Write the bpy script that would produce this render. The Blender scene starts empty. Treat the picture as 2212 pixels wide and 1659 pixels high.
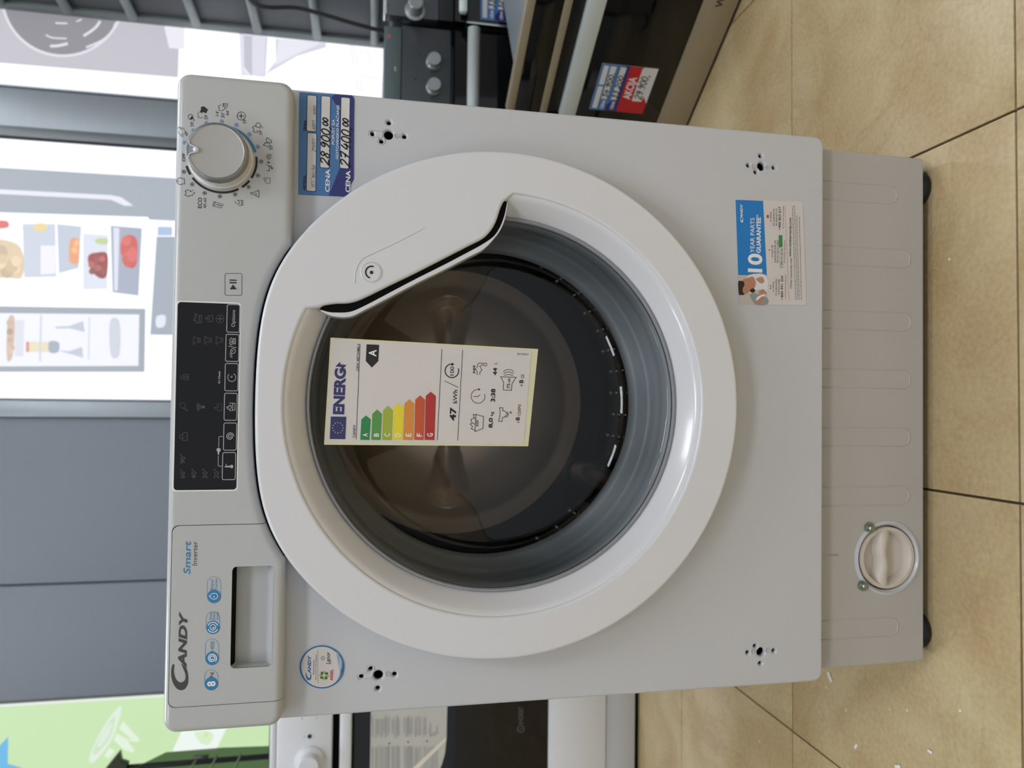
import bpy, math, random
from mathutils import Vector, Matrix
random.seed(7)
sc = bpy.context.scene
col = sc.collection
pi = math.pi

# ------------------------------------------------------------------ camera
CAM = Vector((0.00351, -0.71329, 0.6456)); YAW, PITCH, ROLL, FPX = 0.02243, 0.19352, -0.01638, 1565.9
f_ = Vector((math.sin(YAW)*math.cos(PITCH), math.cos(YAW)*math.cos(PITCH), -math.sin(PITCH)))
r_ = Vector((math.cos(YAW), -math.sin(YAW), 0)); d_ = f_.cross(r_)
RT = math.cos(ROLL)*r_ + math.sin(ROLL)*d_          # right of the upright view
DN = -math.sin(ROLL)*r_ + math.cos(ROLL)*d_         # down of the upright view
cd = bpy.data.cameras.new('camera'); cam = bpy.data.objects.new('camera', cd); col.objects.link(cam)
cd.sensor_width = 36; cd.lens = FPX/2212*36; cd.clip_start = .02
cam.matrix_world = Matrix(((DN.x, RT.x, -f_.x, CAM.x), (DN.y, RT.y, -f_.y, CAM.y), (DN.z, RT.z, -f_.z, CAM.z), (0, 0, 0, 1)))
cd.dof.use_dof = True; cd.dof.focus_distance = .70; cd.dof.aperture_fstop = 6.5
sc.camera = cam
sc.view_settings.view_transform = 'Standard'; sc.view_settings.look = 'None'
sc.view_settings.gamma = 1; sc.view_settings.use_curve_mapping = False
sc.view_settings.exposure = 0.0
sc.cycles.max_bounces = 10; sc.cycles.transparent_max_bounces = 12
sc.cycles.caustics_reflective = False; sc.cycles.caustics_refractive = False

def lin(c): return tuple(((x/255)/12.92 if x/255 <= .04045 else ((x/255+.055)/1.055)**2.4) for x in c)
# ------------------------------------------------------------------ light
w = bpy.data.worlds.new('shop_ambient'); sc.world = w; w.use_nodes = True
w.node_tree.nodes['Background'].inputs[0].default_value = (.9, .95, 1, 1)
w.node_tree.nodes['Background'].inputs[1].default_value = .56
# ------------------------------------------------------------------ helpers
def P(x, y, Y):                       # photograph pixel -> point of the plane y = Y
    d = f_ + RT*((829.5-y)/FPX) + DN*((x-1106)/FPX)
    return CAM + d*((Y-CAM.y)/d.y)
def Zm(ox, oy, s): return lambda X, Y: (ox+X/s, oy+Y/s)
MATS = {}
def mat(name, rgb, rough=.4, metal=0, spec=.5, emit=0, coat=0, alpha=None):
    if name in MATS: return MATS[name]
    m = bpy.data.materials.new(name); m.use_nodes = True; b = m.node_tree.nodes['Principled BSDF']
    c = (*lin(rgb), 1)
    b.inputs['Base Color'].default_value = c; b.inputs['Roughness'].default_value = rough
    b.inputs['Metallic'].default_value = metal; b.inputs['Specular IOR Level'].default_value = spec
    b.inputs['Coat Weight'].default_value = coat; b.inputs['Coat Roughness'].default_value = .08
    if emit: b.inputs['Emission Color'].default_value = c; b.inputs['Emission Strength'].default_value = emit; b.inputs['Base Color'].default_value = (.02, .02, .02, 1)
    MATS[name] = m; return m
def noisy(m, scale=(1, 1, 1), s=8, amt=.15, detail=4, bump=0, coord='Object', fac2=None):
    nt = m.node_tree; n = nt.nodes; b = n['Principled BSDF']
    tc = n.new('ShaderNodeTexCoord'); mp = n.new('ShaderNodeMapping'); mp.inputs['Scale'].default_value = scale
    nz = n.new('ShaderNodeTexNoise'); nz.inputs['Scale'].default_value = s; nz.inputs['Detail'].default_value = detail
    nt.links.new(tc.outputs[coord], mp.inputs[0]); nt.links.new(mp.outputs[0], nz.inputs[0])
    base = b.inputs['Base Color'].default_value[:]
    mx = n.new('ShaderNodeMix'); mx.data_type = 'RGBA'
    mx.inputs[6].default_value = tuple(v*(1-amt) for v in base[:3])+(1,); mx.inputs[7].default_value = tuple(min(1, v*(1+amt)) for v in base[:3])+(1,)
    nt.links.new(nz.outputs[0], mx.inputs[0]); nt.links.new(mx.outputs[2], b.inputs['Base Color'])
    if bump:
        bp = n.new('ShaderNodeBump'); bp.inputs['Strength'].default_value = bump; bp.inputs['Distance'].default_value = .002
        nt.links.new(nz.outputs[0], bp.inputs['Height']); nt.links.new(bp.outputs[0], b.inputs['Normal'])
    return m
ROOT = {}
def thing(name, label, cat, loc=(0, 0, 0), group=None):
    o = bpy.data.objects.new(name, None); col.objects.link(o); o.location = loc; o.empty_display_size = .05
    o['label'] = label; o['category'] = cat
    if group: o['group'] = group
    ROOT[o] = Vector(loc); return o
def tag(o, label, cat, group=None, kind=None):
    o['label'] = label; o['category'] = cat
    if group: o['group'] = group
    if kind: o['kind'] = kind
    return o
def mesh(name, V, F, m, parent=None, smooth=False, label=None, sharp=None):
    off = ROOT.get(parent, Vector((0, 0, 0)))
    me = bpy.data.meshes.new(name); me.from_pydata([tuple(Vector(v)-off) for v in V], [], F); me.update()
    if m: me.materials.append(m)
    if smooth:
        me.polygons.foreach_set('use_smooth', [True]*len(me.polygons))
        if sharp: me.set_sharp_from_angle(angle=math.radians(sharp))
    o = bpy.data.objects.new(name, me); col.objects.link(o)
    if parent: o.parent = parent
    ROOT[o] = off
    if label: o['label'] = label
    return o
def structure(o): o['kind'] = 'structure'; return o
def merge(parts):
    V, F = [], []
    for v, f in parts:
        k = len(V); V += list(v); F += [tuple(i+k for i in q) for q in f]
    return V, F
def boxg(x0, x1, y0, y1, z0, z1, b=.003):
    import bmesh
    bm = bmesh.new(); bmesh.ops.create_cube(bm, size=1)
    for v in bm.verts: v.co = ((x0+x1)/2+v.co.x*(x1-x0), (y0+y1)/2+v.co.y*(y1-y0), (z0+z1)/2+v.co.z*(z1-z0))
    if b: bmesh.ops.bevel(bm, geom=bm.edges[:], offset=min(b, .45*min(x1-x0, y1-y0, z1-z0)), segments=2, affect='EDGES', profile=.5)
    bm.verts.index_update(); r = [v.co.copy() for v in bm.verts], [[v.index for v in f.verts] for f in bm.faces]; bm.free(); return r
def box(name, x0, x1, y0, y1, z0, z1, m, parent=None, b=.003):
    V, F = boxg(x0, x1, y0, y1, z0, z1, b); return mesh(name, V, F, m, parent, True, sharp=40)
def latheg(prof, c, seg=96, a0=0, a1=2*pi):         # prof: (radius, y); axis parallel to Y through c=(x,z)
    V, F = [], []; full = abs(a1-a0-2*pi) < 1e-6; n = seg if full else seg+1
    for (r, y) in prof:
        for k in range(n):
            a = a0+(a1-a0)*k/seg; V.append((c[0]+r*math.cos(a), y, c[1]+r*math.sin(a)))
    for i in range(len(prof)-1):
        for k in range(seg):
            k2 = (k+1) % n if full else k+1
            F.append((i*n+k, i*n+k2, (i+1)*n+k2, (i+1)*n+k))
    return V, F
def lathe(name, prof, c, m, parent=None, seg=96, sharp=35):
    V, F = latheg(prof, c, seg); return mesh(name, V, F, m, parent, True, sharp=sharp)
def curveg(splines, y, thick, bev, res=3, xf=None):  # flat plate seen from the front, its front face at depth y
    c = bpy.data.curves.new('tmp', 'CURVE'); c.dimensions = '2D'; c.fill_mode = 'BOTH'
    c.extrude = max(thick/2-bev, 1e-5); c.bevel_depth = bev; c.bevel_resolution = res; c.offset = -bev
    for pts in splines:
        s = c.splines.new('POLY'); s.points.add(len(pts)-1); s.use_cyclic_u = True
        for q, p in zip(s.points, pts): q.co = (p[0], p[1], 0, 1)
    o = bpy.data.objects.new('tmp', c); me = o.to_mesh()
    if xf: V = [xf(v.co.x, v.co.y, v.co.z-thick/2) for v in me.vertices]
    else: V = [(v.co.x, y+thick/2-v.co.z, v.co.y) for v in me.vertices]
    F = [tuple(p.vertices) for p in me.polygons]
    o.to_mesh_clear(); bpy.data.objects.remove(o); bpy.data.curves.remove(c); return V, F
def plate(name, splines, y, thick, bev, m, parent=None, res=3, sharp=30):
    V, F = curveg(splines, y, thick, bev, res); return mesh(name, V, F, m, parent, True, sharp=sharp)
def circ(cx, cz, r, n=32, a0=0, a1=2*pi): return [(cx+r*math.cos(a0+(a1-a0)*k/n), cz+r*math.sin(a0+(a1-a0)*k/n)) for k in range(n if abs(a1-a0) > 6.28 else n+1)]
def rrect(x0, x1, z0, z1, r, n=6):
    out = []
    for cx, cz, a in ((x1-r, z1-r, 0), (x0+r, z1-r, pi/2), (x0+r, z0+r, pi), (x1-r, z0+r, 1.5*pi)):
        out += [(cx+r*math.cos(a+pi/2*k/n), cz+r*math.sin(a+pi/2*k/n)) for k in range(n+1)]
    return out
def roundpoly(pts, r, n=5):
    out = []; N = len(pts)
    for i in range(N):
        p = Vector(pts[i]); a = Vector(pts[i-1])-p; b = Vector(pts[(i+1) % N])-p
        rr = min(r, a.length*.45, b.length*.45); a = p+a.normalized()*rr; b = p+b.normalized()*rr
        for k in range(n+1):
            t = k/n; q = a*(1-t)**2+p*2*t*(1-t)+b*t*t; out.append((q.x, q.y))
    return out
def smooth_path(pts, n=6, closed=False):
    pts = [Vector(p) for p in pts]; N = len(pts); out = []
    for i in range(N if closed else N-1):
        g = lambda k: pts[k % N] if closed else pts[max(0, min(N-1, k))]
        p0, p1, p2, p3 = g(i-1), g(i), g(i+1), g(i+2)
        for k in range(n):
            t = k/n; out.append(.5*((2*p1)+(p2-p0)*t+(2*p0-5*p1+4*p2-p3)*t*t+(3*p1-p0-3*p2+p3)*t**3))
    if not closed: out.append(pts[-1])
    return out
def tubeg(path, r, seg=8, closed=False):
    path = [Vector(p) for p in path]; V, F = [], []; N = len(path); up = None
    for i, p in enumerate(path):
        t = (path[(i+1) % N]-path[i-1]) if closed else (path[min(i+1, N-1)]-path[max(i-1, 0)])
        t.normalize()
        if up is None: up = t.orthogonal().normalized()
        up = (up-t*up.dot(t)).normalized(); s = t.cross(up)
        rr = r[i] if isinstance(r, (list, tuple)) else r
        V += [p+(up*math.cos(2*pi*k/seg)+s*math.sin(2*pi*k/seg))*rr for k in range(seg)]
    for i in range(N if closed else N-1):
        for k in range(seg):
            j = (i+1) % N; F.append((i*seg+k, i*seg+(k+1) % seg, j*seg+(k+1) % seg, j*seg+k))
    if not closed: F += [tuple(range(seg))[::-1], tuple(range((N-1)*seg, N*seg))]
    return V, F
def tube(name, path, r, m, parent=None, seg=8, closed=False):
    V, F = tubeg(path, r, seg, closed); return mesh(name, V, F, m, parent, True)

HAND = {'0': [[(.3, 1), (.08, .75), (.08, .25), (.3, 0), (.52, .25), (.52, .75), (.3, 1)]],
        '1': [[(.08, .7), (.36, 1), (.3, 0)]], '2': [[(.05, .78), (.2, 1), (.48, .95), (.48, .68), (.2, .3), (.02, .0), (.3, .1), (.62, .04)]],
        '3': [[(.08, .95), (.45, .95), (.25, .6), (.5, .35), (.3, 0), (.05, .1)]], '4': [[(.3, 1), (.04, .38), (.6, .45)], [(.48, .72), (.34, -.05)]],
        '6': [[(.45, 1), (.12, .6), (.08, .2), (.3, 0), (.5, .2), (.4, .45), (.1, .3)]], '7': [[(.05, .92), (.3, .98), (.6, 1), (.25, 0)], [(.15, .5), (.55, .55)]],
        '8': [[(.5, .9), (.25, 1), (.12, .75), (.45, .35), (.35, 0), (.08, .15), (.2, .45), (.5, .7), (.5, .9)]],
        '9': [[(.5, .8), (.3, 1), (.08, .75), (.25, .52), (.5, .8), (.42, .3), (.2, 0)]], ',': [[(.2, .1), (.1, -.22)]], '.': [[(.12, .05), (.2, .0)]],
        'V': [[(.05, 1), (.25, 0), (.5, 1)]], 'E': [[(.5, 1), (.1, 1), (.1, 0), (.5, 0)], [(.1, .5), (.4, .5)]], 'S': [[(.5, .9), (.2, 1), (.15, .65), (.45, .4), (.4, .05), (.05, .05)]],
        'M': [[(.05, 0), (.12, 1), (.3, .4), (.5, 1), (.55, 0)]], 'A': [[(.02, 0), (.3, 1), (.55, 0)], [(.1, .4), (.5, .4)]], 'I': [[(.25, 1), (.25, 0)]], 'N': [[(.05, 0), (.08, 1), (.5, 0), (.52, 1)]],
        '^': [[(.1, 1.3), (.25, 1.12), (.42, 1.32)]], ' ': []}
CAPH = .682
class Ink:
    """Flat print on a surface: polygons, lines and lettering that become one mesh."""
    def __init__(s, pl, ex=(1, 0, 0), ez=(0, 0, 1)):
        s.pl = pl; s.ex = Vector(ex); s.ez = Vector(ez); s.V = []; s.F = []
    def copy(s): return Ink(s.pl, s.ex, s.ez)
    def tilt(s, a, b):                               # lettering runs along the printed line a -> b
        v = (s.pl(*b)-s.pl(*a)).normalized(); n = s.ex.cross(s.ez); s.ex = v; s.ez = n.cross(v).normalized(); return s
    def add(s, V, F): k = len(s.V); s.V += V; s.F += [tuple(i+k for i in q) for q in F]
    def poly(s, z, pts): s.add([s.pl(*z(*p)) for p in pts], [tuple(range(len(pts)))])
    def strokew(s, W, wd, closed=False):             # world-space polyline drawn with a pen of width wd
        n = s.ex.cross(s.ez); N = len(W); V = []; F = []
        for i, p in enumerate(W):
            a = W[i-1] if (i or closed) else p; b = W[(i+1) % N] if (i < N-1 or closed) else p
            t1 = (p-a).normalized() if (p-a).length > 1e-9 else None; t2 = (b-p).normalized() if (b-p).length > 1e-9 else None
            t = (t1 or t2) + (t2 or t1); t = t.normalized() if t.length > 1e-6 else (t1 or t2)
            sd = n.cross(t).normalized(); c = max(.45, abs(t.dot(t1 or t2))); V += [p+sd*wd/2/c, p-sd*wd/2/c]
        for i in range(N if closed else N-1):
            j = (i+1) % N; F.append((2*i, 2*j, 2*j+1, 2*i+1))
        s.add(V, F)
    def line(s, z, pts, wpx, closed=False, smooth=0):
        W = [s.pl(*z(*p)) for p in pts]
        if smooth: W = smooth_path(W, smooth, closed)
        a = s.pl(*z(*pts[0])); b = s.pl(*z(pts[0][0]+1, pts[0][1])); s.strokew(W, wpx*(a-b).length, closed)
    def arc(s, z, c, r, wpx, a0=0, a1=360, n=36, ry=None):
        s.line(z, [(c[0]+r*math.cos(math.radians(a0+(a1-a0)*k/n)), c[1]+(ry or r)*math.sin(math.radians(a0+(a1-a0)*k/n))) for k in range(n+(0 if abs(a1-a0) >= 360 else 1))], wpx, abs(a1-a0) >= 360)
    def disc(s, z, c, r, n=24, ry=None): s.poly(z, [(c[0]+r*math.cos(2*pi*k/n), c[1]+(ry or r)*math.sin(2*pi*k/n)) for k in range(n)])
    def text(s, z, txt, xt, xb, ys, ye, bold=0, shear=0, down=False):
        p0 = s.pl(*z(xb, ys)); ex, ez = s.ex, s.ez
        if down: ex, ez = -s.ez, s.ex; p0 = s.pl(*z(ys, xb)); wd = abs((s.pl(*z(ye, xb))-p0).dot(ex)); ht = abs((s.pl(*z(ys, xt))-p0).dot(ez))
        else: wd = abs((s.pl(*z(xb, ye))-p0).dot(ex)); ht = abs((s.pl(*z(xt, ys))-p0).dot(ez))
        c = bpy.data.curves.new('tmp', 'FONT'); c.body = txt; c.size = 1; c.resolution_u = 3; c.offset = bold; c.shear = shear
        o = bpy.data.objects.new('tmp', c); me = o.to_mesh()
        if len(me.vertices):
            x0 = min(v.co.x for v in me.vertices); x1 = max(v.co.x for v in me.vertices)
            kx = wd/(x1-x0); kz = ht/(CAPH+2*bold)
            s.add([p0+ex*((v.co.x-x0)*kx)+ez*((v.co.y+bold)*kz) for v in me.vertices], [tuple(p.vertices) for p in me.polygons])
        o.to_mesh_clear(); bpy.data.objects.remove(o); bpy.data.curves.remove(c)
    def hand(s, z, txt, xt, xb, ys, ye, wpx, shear=.25, small=None):
        p0 = s.pl(*z(xb, ys)); wd = abs((s.pl(*z(xb, ye))-p0).dot(s.ex)); ht = abs((s.pl(*z(xt, ys))-p0).dot(s.ez))
        adv = {',': .3, '.': .3, 'I': .45, '^': 0}; X = 0; G = []
        for i, ch in enumerate(txt):
            k = .62 if small is not None and i >= small else 1
            for st in HAND.get(ch, []): G.append([((X+px*k)+shear*py*k, py*k+(.25 if k < 1 else 0)) for px, py in st])
            X += adv.get(ch, .68)*k
        w1 = (s.pl(*z(xb, ys))-s.pl(*z(xb+1, ys))).length*wpx
        for st in G:
            s.strokew(smooth_path([p0+s.ex*(a/X*wd)+s.ez*(b*ht) for a, b in st], 5), w1)
    def build(s, name, m, parent, label=None, gap=None):
        if gap is None: return mesh(name, s.V, s.F, m, parent, label=label)
        par = list(range(len(s.V)))                  # words and symbols that stand apart become parts of their own
        def fd(i):
            while par[i] != i: par[i] = par[par[i]]; i = par[i]
            return i
        for q in s.F:
            for i in q[1:]: par[fd(i)] = fd(q[0])
        comp = {}
        for q in s.F: comp.setdefault(fd(q[0]), []).append(q)
        G = []
        for fs in comp.values():
            c = [(s.V[i].dot(s.ex), s.V[i].dot(s.ez)) for q in fs for i in q]
            G.append([min(x for x, _ in c)-gap, max(x for x, _ in c)+gap, min(z for _, z in c)-gap, max(z for _, z in c)+gap, fs])
        done = False
        while not done:
            done = True; H = []
            for g in G:
                for h in H:
                    if g[0] < h[1] and h[0] < g[1] and g[2] < h[3] and h[2] < g[3]:
                        h[0] = min(h[0], g[0]); h[1] = max(h[1], g[1]); h[2] = min(h[2], g[2]); h[3] = max(h[3], g[3]); h[4] = h[4]+g[4]; done = False; break
                else: H.append(g)
            G = H
        for g in G:
            ids = sorted({i for q in g[4] for i in q}); mp = {i: j for j, i in enumerate(ids)}
            o = mesh(name, [s.V[i] for i in ids], [tuple(mp[i] for i in q) for q in g[4]], m, parent)
        return o
def onY(Y): return lambda x, y: P(x, y, Y)
def paper(name, pts, Y, m, parent, th=.0004, z=lambda x, y: (x, y)):      # thin sheet with its front at Y
    W = [P(*z(*p), Y) for p in pts]
    V, F = curveg([[(v.x, v.z) for v in W]], Y, th, th*.2, 0); return mesh(name, V, F, m, parent)

# ------------------------------------------------------------------ materials
M_white = mat('white_enamel', (196, 198, 202), .32, coat=.15)
M_door = mat('white_gloss_plastic', (217, 218, 222), .22, coat=.3)
M_panel = mat('white_panel_plastic', (184, 186, 186), .3, coat=.2)
M_plinth = noisy(mat('plinth_enamel', (182, 178, 174), .4), s=3, amt=.03)
M_black = mat('black_plastic', (10, 10, 11), .35)
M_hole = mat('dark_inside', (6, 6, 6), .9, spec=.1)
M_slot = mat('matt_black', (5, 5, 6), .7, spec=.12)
M_disp = mat('display_glass', (16, 16, 20), .08, spec=.35)
M_ink = mat('ink_black', (28, 28, 30), .5)
M_inkgrey = mat('ink_charcoal', (66, 66, 64), .45)
M_inkblue = mat('ink_blue', (44, 126, 178), .45)
M_inkpale = mat('ink_pale_blue', (176, 212, 235), .45)
M_inkwhite = mat('ink_white', (236, 236, 236), .45)
M_icon = mat('icon_grey', (176, 176, 180), .5)
M_icondim = mat('icon_dim', (74, 74, 80), .5)
M_rubber = mat('grey_rubber', (140, 146, 150), .4)
M_steel = mat('drum_steel', (246, 222, 196), .36, metal=.4)
M_steel2 = noisy(mat('brushed_steel', (172, 160, 138), .38, metal=.45), scale=(1, 1, 60), s=6, amt=.08)
M_chrome = mat('satin_aluminium', (206, 212, 212), .22, metal=1)
M_alubar = mat('bright_aluminium', (214, 222, 222), .35, metal=.25)
M_darksteel = noisy(mat('dark_steel', (92, 96, 100), .38, metal=.8), scale=(60, 1, 1), s=5, amt=.06)
M_glassblack = mat('black_glass', (8, 8, 9), .06, spec=.5)
M_paper = mat('label_paper', (212, 207, 205), .55)
def clear(name, tint, ior=1.45, rough=.02):
    m = bpy.data.materials.new(name); m.use_nodes = True; nt = m.node_tree; n = nt.nodes; n.remove(n['Principled BSDF'])
    t = n.new('ShaderNodeBsdfTransparent'); t.inputs[0].default_value = (*tint, 1)
    g = n.new('ShaderNodeBsdfGlossy'); g.inputs['Roughness'].default_value = rough
    fr = n.new('ShaderNodeFresnel'); fr.inputs[0].default_value = ior
    mx = n.new('ShaderNodeMixShader'); nt.links.new(fr.outputs[0], mx.inputs[0]); nt.links.new(t.outputs[0], mx.inputs[1]); nt.links.new(g.outputs[0], mx.inputs[2])
    nt.links.new(mx.outputs[0], n['Material Output'].inputs[0]); MATS[name] = m; return m
M_glass = clear('door_glass_clear', (.97, .98, .98))
M_acryl = clear('clear_acrylic', (.9, .92, .93))
M_lid = clear('smoked_glass', (.36, .42, .33))

# ------------------------------------------------------------------ floor
PHI, TS, TX0, TY0 = .00824, .40207, -.4977, .71342
M_tile = mat('beige_marble_tile', (206, 190, 152), .13, spec=.45)
nt = M_tile.node_tree; n = nt.nodes; b = n['Principled BSDF']
tc = n.new('ShaderNodeTexCoord'); oi = n.new('ShaderNodeObjectInfo'); va = n.new('ShaderNodeVectorMath'); va.operation = 'MULTIPLY_ADD'
va.inputs[1].default_value = (1, 1, 1); cx = n.new('ShaderNodeCombineXYZ'); mul = n.new('ShaderNodeMath'); mul.operation = 'MULTIPLY'; mul.inputs[1].default_value = 37
nt.links.new(oi.outputs['Random'], mul.inputs[0]); nt.links.new(mul.outputs[0], cx.inputs[0]); nt.links.new(mul.outputs[0], cx.inputs[1])
nt.links.new(tc.outputs['Object'], va.inputs[0]); nt.links.new(cx.outputs[0], va.inputs[2])
nz = n.new('ShaderNodeTexNoise'); nz.inputs['Scale'].default_value = 7; nz.inputs['Detail'].default_value = 8; nz.inputs['Distortion'].default_value = .6
nv = n.new('ShaderNodeTexNoise'); nv.inputs['Scale'].default_value = 4; nv.inputs['Detail'].default_value = 6; nv.inputs['Distortion'].default_value = 1.5
nf = n.new('ShaderNodeTexNoise'); nf.inputs['Scale'].default_value = 160; nf.inputs['Detail'].default_value = 3
for q in (nz, nv, nf): nt.links.new(va.outputs[0], q.inputs[0])
rp = n.new('ShaderNodeValToRGB'); e = rp.color_ramp.elements
e[0].position = .3; e[0].color = (*lin((200, 172, 126)), 1); e[1].position = .72; e[1].color = (*lin((224, 205, 162)), 1)
nt.links.new(nz.outputs[0], rp.inputs[0])
vr = n.new('ShaderNodeValToRGB'); e = vr.color_ramp.elements; e[0].position = .485; e[0].color = (0, 0, 0, 1); e[1].position = .5; e[1].color = (.16, .16, .16, 1)
e2 = vr.color_ramp.elements.new(.515); e2.color = (0, 0, 0, 1); nt.links.new(nv.outputs[0], vr.inputs[0])
mx = n.new('ShaderNodeMix'); mx.data_type = 'RGBA'; mx.inputs[7].default_value = (*lin((168, 138, 92)), 1)
nt.links.new(vr.outputs[0], mx.inputs[0]); nt.links.new(rp.outputs[0], mx.inputs[6])
m3 = n.new('ShaderNodeMix'); m3.data_type = 'RGBA'; m3.blend_type = 'MULTIPLY'; m3.inputs[0].default_value = .35
nt.links.new(mx.outputs[2], m3.inputs[6]); nt.links.new(nf.outputs[0], m3.inputs[7]); nt.links.new(m3.outputs[2], b.inputs['Base Color'])
M_grout = mat('grout', (84, 66, 50), .9)
cs, sn = math.cos(PHI), math.sin(PHI)
fl = structure(mesh('floor', [(-3, -2.6, -.004), (3, -2.6, -.004), (3, 2.0, -.004), (-3, 2.0, -.004), (-3, -2.6, -.05), (3, -2.6, -.05), (3, 2.0, -.05), (-3, 2.0, -.05)],
     [(0, 1, 2, 3), (7, 6, 5, 4), (0, 4, 5, 1), (1, 5, 6, 2), (2, 6, 7, 3), (3, 7, 4, 0)], M_grout))
V, F = boxg(.0013, TS-.0013, .0013, TS-.0013, -.008, 0, .0008)
tme = bpy.data.meshes.new('tile'); tme.from_pydata(V, [], F); tme.materials.append(M_tile)
for i in range(-6, 8):
    for j in range(-8, 3):
        x, y = TX0+i*TS, TY0+j*TS
        o = bpy.data.objects.new('tile', tme); col.objects.link(o); o.parent = fl
        o.location = (cs*x-sn*y, sn*x+cs*y, 0); o.rotation_euler.z = PHI

# ------------------------------------------------------------------ walls, ceiling
WY = 1.60
M_wall = mat('grey_wall_panel', (138, 146, 158), .6)
M_wallplain = mat('wall_paint', (150, 152, 156), .8)
M_alu = noisy(mat('grey_aluminium', (160, 168, 174), .4, metal=.5), scale=(1, 1, 30), s=4, amt=.05)
wb = structure(box('wall_back', -3, 3, WY+.03, WY+.1, 0, 2.9, M_wallplain, b=0))
box('panel', -.5405, -.064, WY, WY+.03, .02, 2.85, M_wall, wb, .004)
box('panel', -.868, -.5425, WY-.012, WY+.03, .02, 2.85, M_wall, wb, .006)
box('panel', .748, .886, WY-.004, WY+.03, .02, 2.85, M_alu, wb, .003)
box('panel_strip', .742, .772, WY-.014, WY-.003, .02, 2.85, mat('alu_dark', (120, 126, 130), .4, metal=.4), wb, .003)
box('trim_strip', -.062, -.014, WY-.014, WY+.03, .02, 2.85, M_alu, wb, .003)
box('shadow_gap', .738, .742, WY-.012, WY, .02, 2.85, M_black, wb, 0)
structure(box('wall_left', -3.06, -3, -2.6, 2, 0, 2.9, M_wallplain, b=0))
structure(box('wall_right', 3, 3.06, -2.6, 2, 0, 2.9, M_wallplain, b=0))
ce = structure(box('ceiling', -3, 3, -2.6, 1.7, 2.9, 2.96, mat('ceiling_paint', (225, 225, 222), .9), b=0))
M_lamp = mat('lamp_diffuser', (246, 249, 255), emit=15)
M_lampframe = mat('lamp_frame', (235, 235, 235), .5)
for nm, x, y in (('added for frontal light above the right aisle near the front', 1.2, -2.0), ('added for frontal light far in front of the washing machine', -.1, -2.0), ('added for frontal light above the left aisle near the front', -1.4, -2.0), ('nearest in front of the washing machine', .5, -.9), ('above the ovens', 1.3, .4), ('above the cooker', -1.1, .4)):  # front row of panels is added to brighten surfaces facing the camera
    t = thing('ceiling_light', 'flush white ceiling light panel '+nm, 'light', (x, y, 2.87), 'ceiling light panels')
    box('frame', x-.32, x+.32, y-.32, y+.32, 2.872, 2.8995, M_lampframe, t, .004)
    box('diffuser', x-.29, x+.29, y-.29, y+.29, 2.866, 2.8745, M_lamp, t, .002)

# ================================================================== washing machine
W_ = thing('washing_machine', 'white built-in front-loading washing machine facing the camera on the tiled floor', 'washing machine', (0, .25, 0))
HW = .2975; ZB = .1586; DCX, DCZ = .0, .5195
def shell(x0, x1, y0, y1, z0, z1, t=.004):
    return merge([boxg(x0, x0+t, y0, y1, z0, z1, .001), boxg(x1-t, x1, y0, y1, z0, z1, .001), boxg(x0, x1, y0, y1, z1-t, z1, .001), boxg(x0, x1, y1-t, y1, z0, z1, .001)])
V, F = merge([shell(-.288, .288, .03, .50, .02, .813), boxg(-.288, .288, .03, .5, .15, .155, 0), shell(-.2965, .2965, .012, .50, .175, .815)])
mesh('cabinet', V, F, M_white, W_, True, sharp=40)
# front sheet with the door opening and the hinge holes
def zc(ox, oy, s): return Zm(ox, oy, s)
zK, zK2, zJ, zK3 = Zm(780, 240, 18.43), Zm(1590, 300, 16.59), Zm(630, 1370, 8.848), Zm(1560, 1340, 13.825)
holes = []
for z, big, small in ((zK, (1095, 960), [(1105, 480), (435, 920), (800, 1220), (1720, 1025)]), (zK2, (885, 1000), [(850, 620), (418, 960), (682, 1195), (1330, 1040)]),
                      (zJ, (1655, 775), [(1505, 650), (1330, 803), (1645, 1025), (1965, 757)]), (zK3, (1135, 930), [(965, 755), (745, 950), (1120, 1270), (1522, 895)])):
    p = P(*z(*big), .002); holes.append((p.x, p.z, .0045))
    for q in small: p = P(*z(*q), .002); holes.append((p.x, p.z, .0021))
outl = roundpoly([(-HW, .80), (HW, .80), (HW, ZB), (-HW, ZB)], .012)
plate('front_panel', [outl, circ(DCX, DCZ, .2, 96)]+[circ(x, z, r, 16) for x, z, r in holes], 0, .007, .0022, M_white, W_, 2)
V, F = boxg(-.292, .292, .009, .0115, .17, .79, 0)
plate('inner_sheet', [[(-.292, .17), (.292, .17), (.292, .79), (-.292, .79)], circ(DCX, DCZ, .2, 64)], .016, .002, .0002, M_hole, W_, 0)
# pressed dimples and slots beside the holes
ft = W_
for z, pts in ((zK, [(1420, 985)]), (zK2, [(620, 985), (1130, 1020)]), (zJ, [(1838, 758)]), (zK3, [(925, 920), (1345, 890)])):
    for q in pts:
        p = P(*z(*q), 0); lathe('pressed_dimple', [(.0026, .0002), (.0024, -.0006), (.0016, -.0004), (0, .0002)], (p.x, p.z), mat('dimple_grey', (176, 176, 178), .4), W_, 16)
for z, pth in ((zK, [(380, 780), (690, 790), (800, 800), (850, 920), (800, 1040), (900, 1100), (940, 1200), (880, 1310), (720, 1290), (690, 1160), (620, 1020), (420, 1020), (340, 900)]),
               (zJ, [(1290, 770), (1420, 730), (1450, 650), (1520, 600), (1580, 650), (1540, 740), (1530, 800), (1480, 845), (1350, 850), (1290, 830)])):
    W = smooth_path([P(*z(*q), -.0001) for q in pth], 4, True); tube('pressed_slot', W, .0005, M_white, W_, 6, True)

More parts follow.
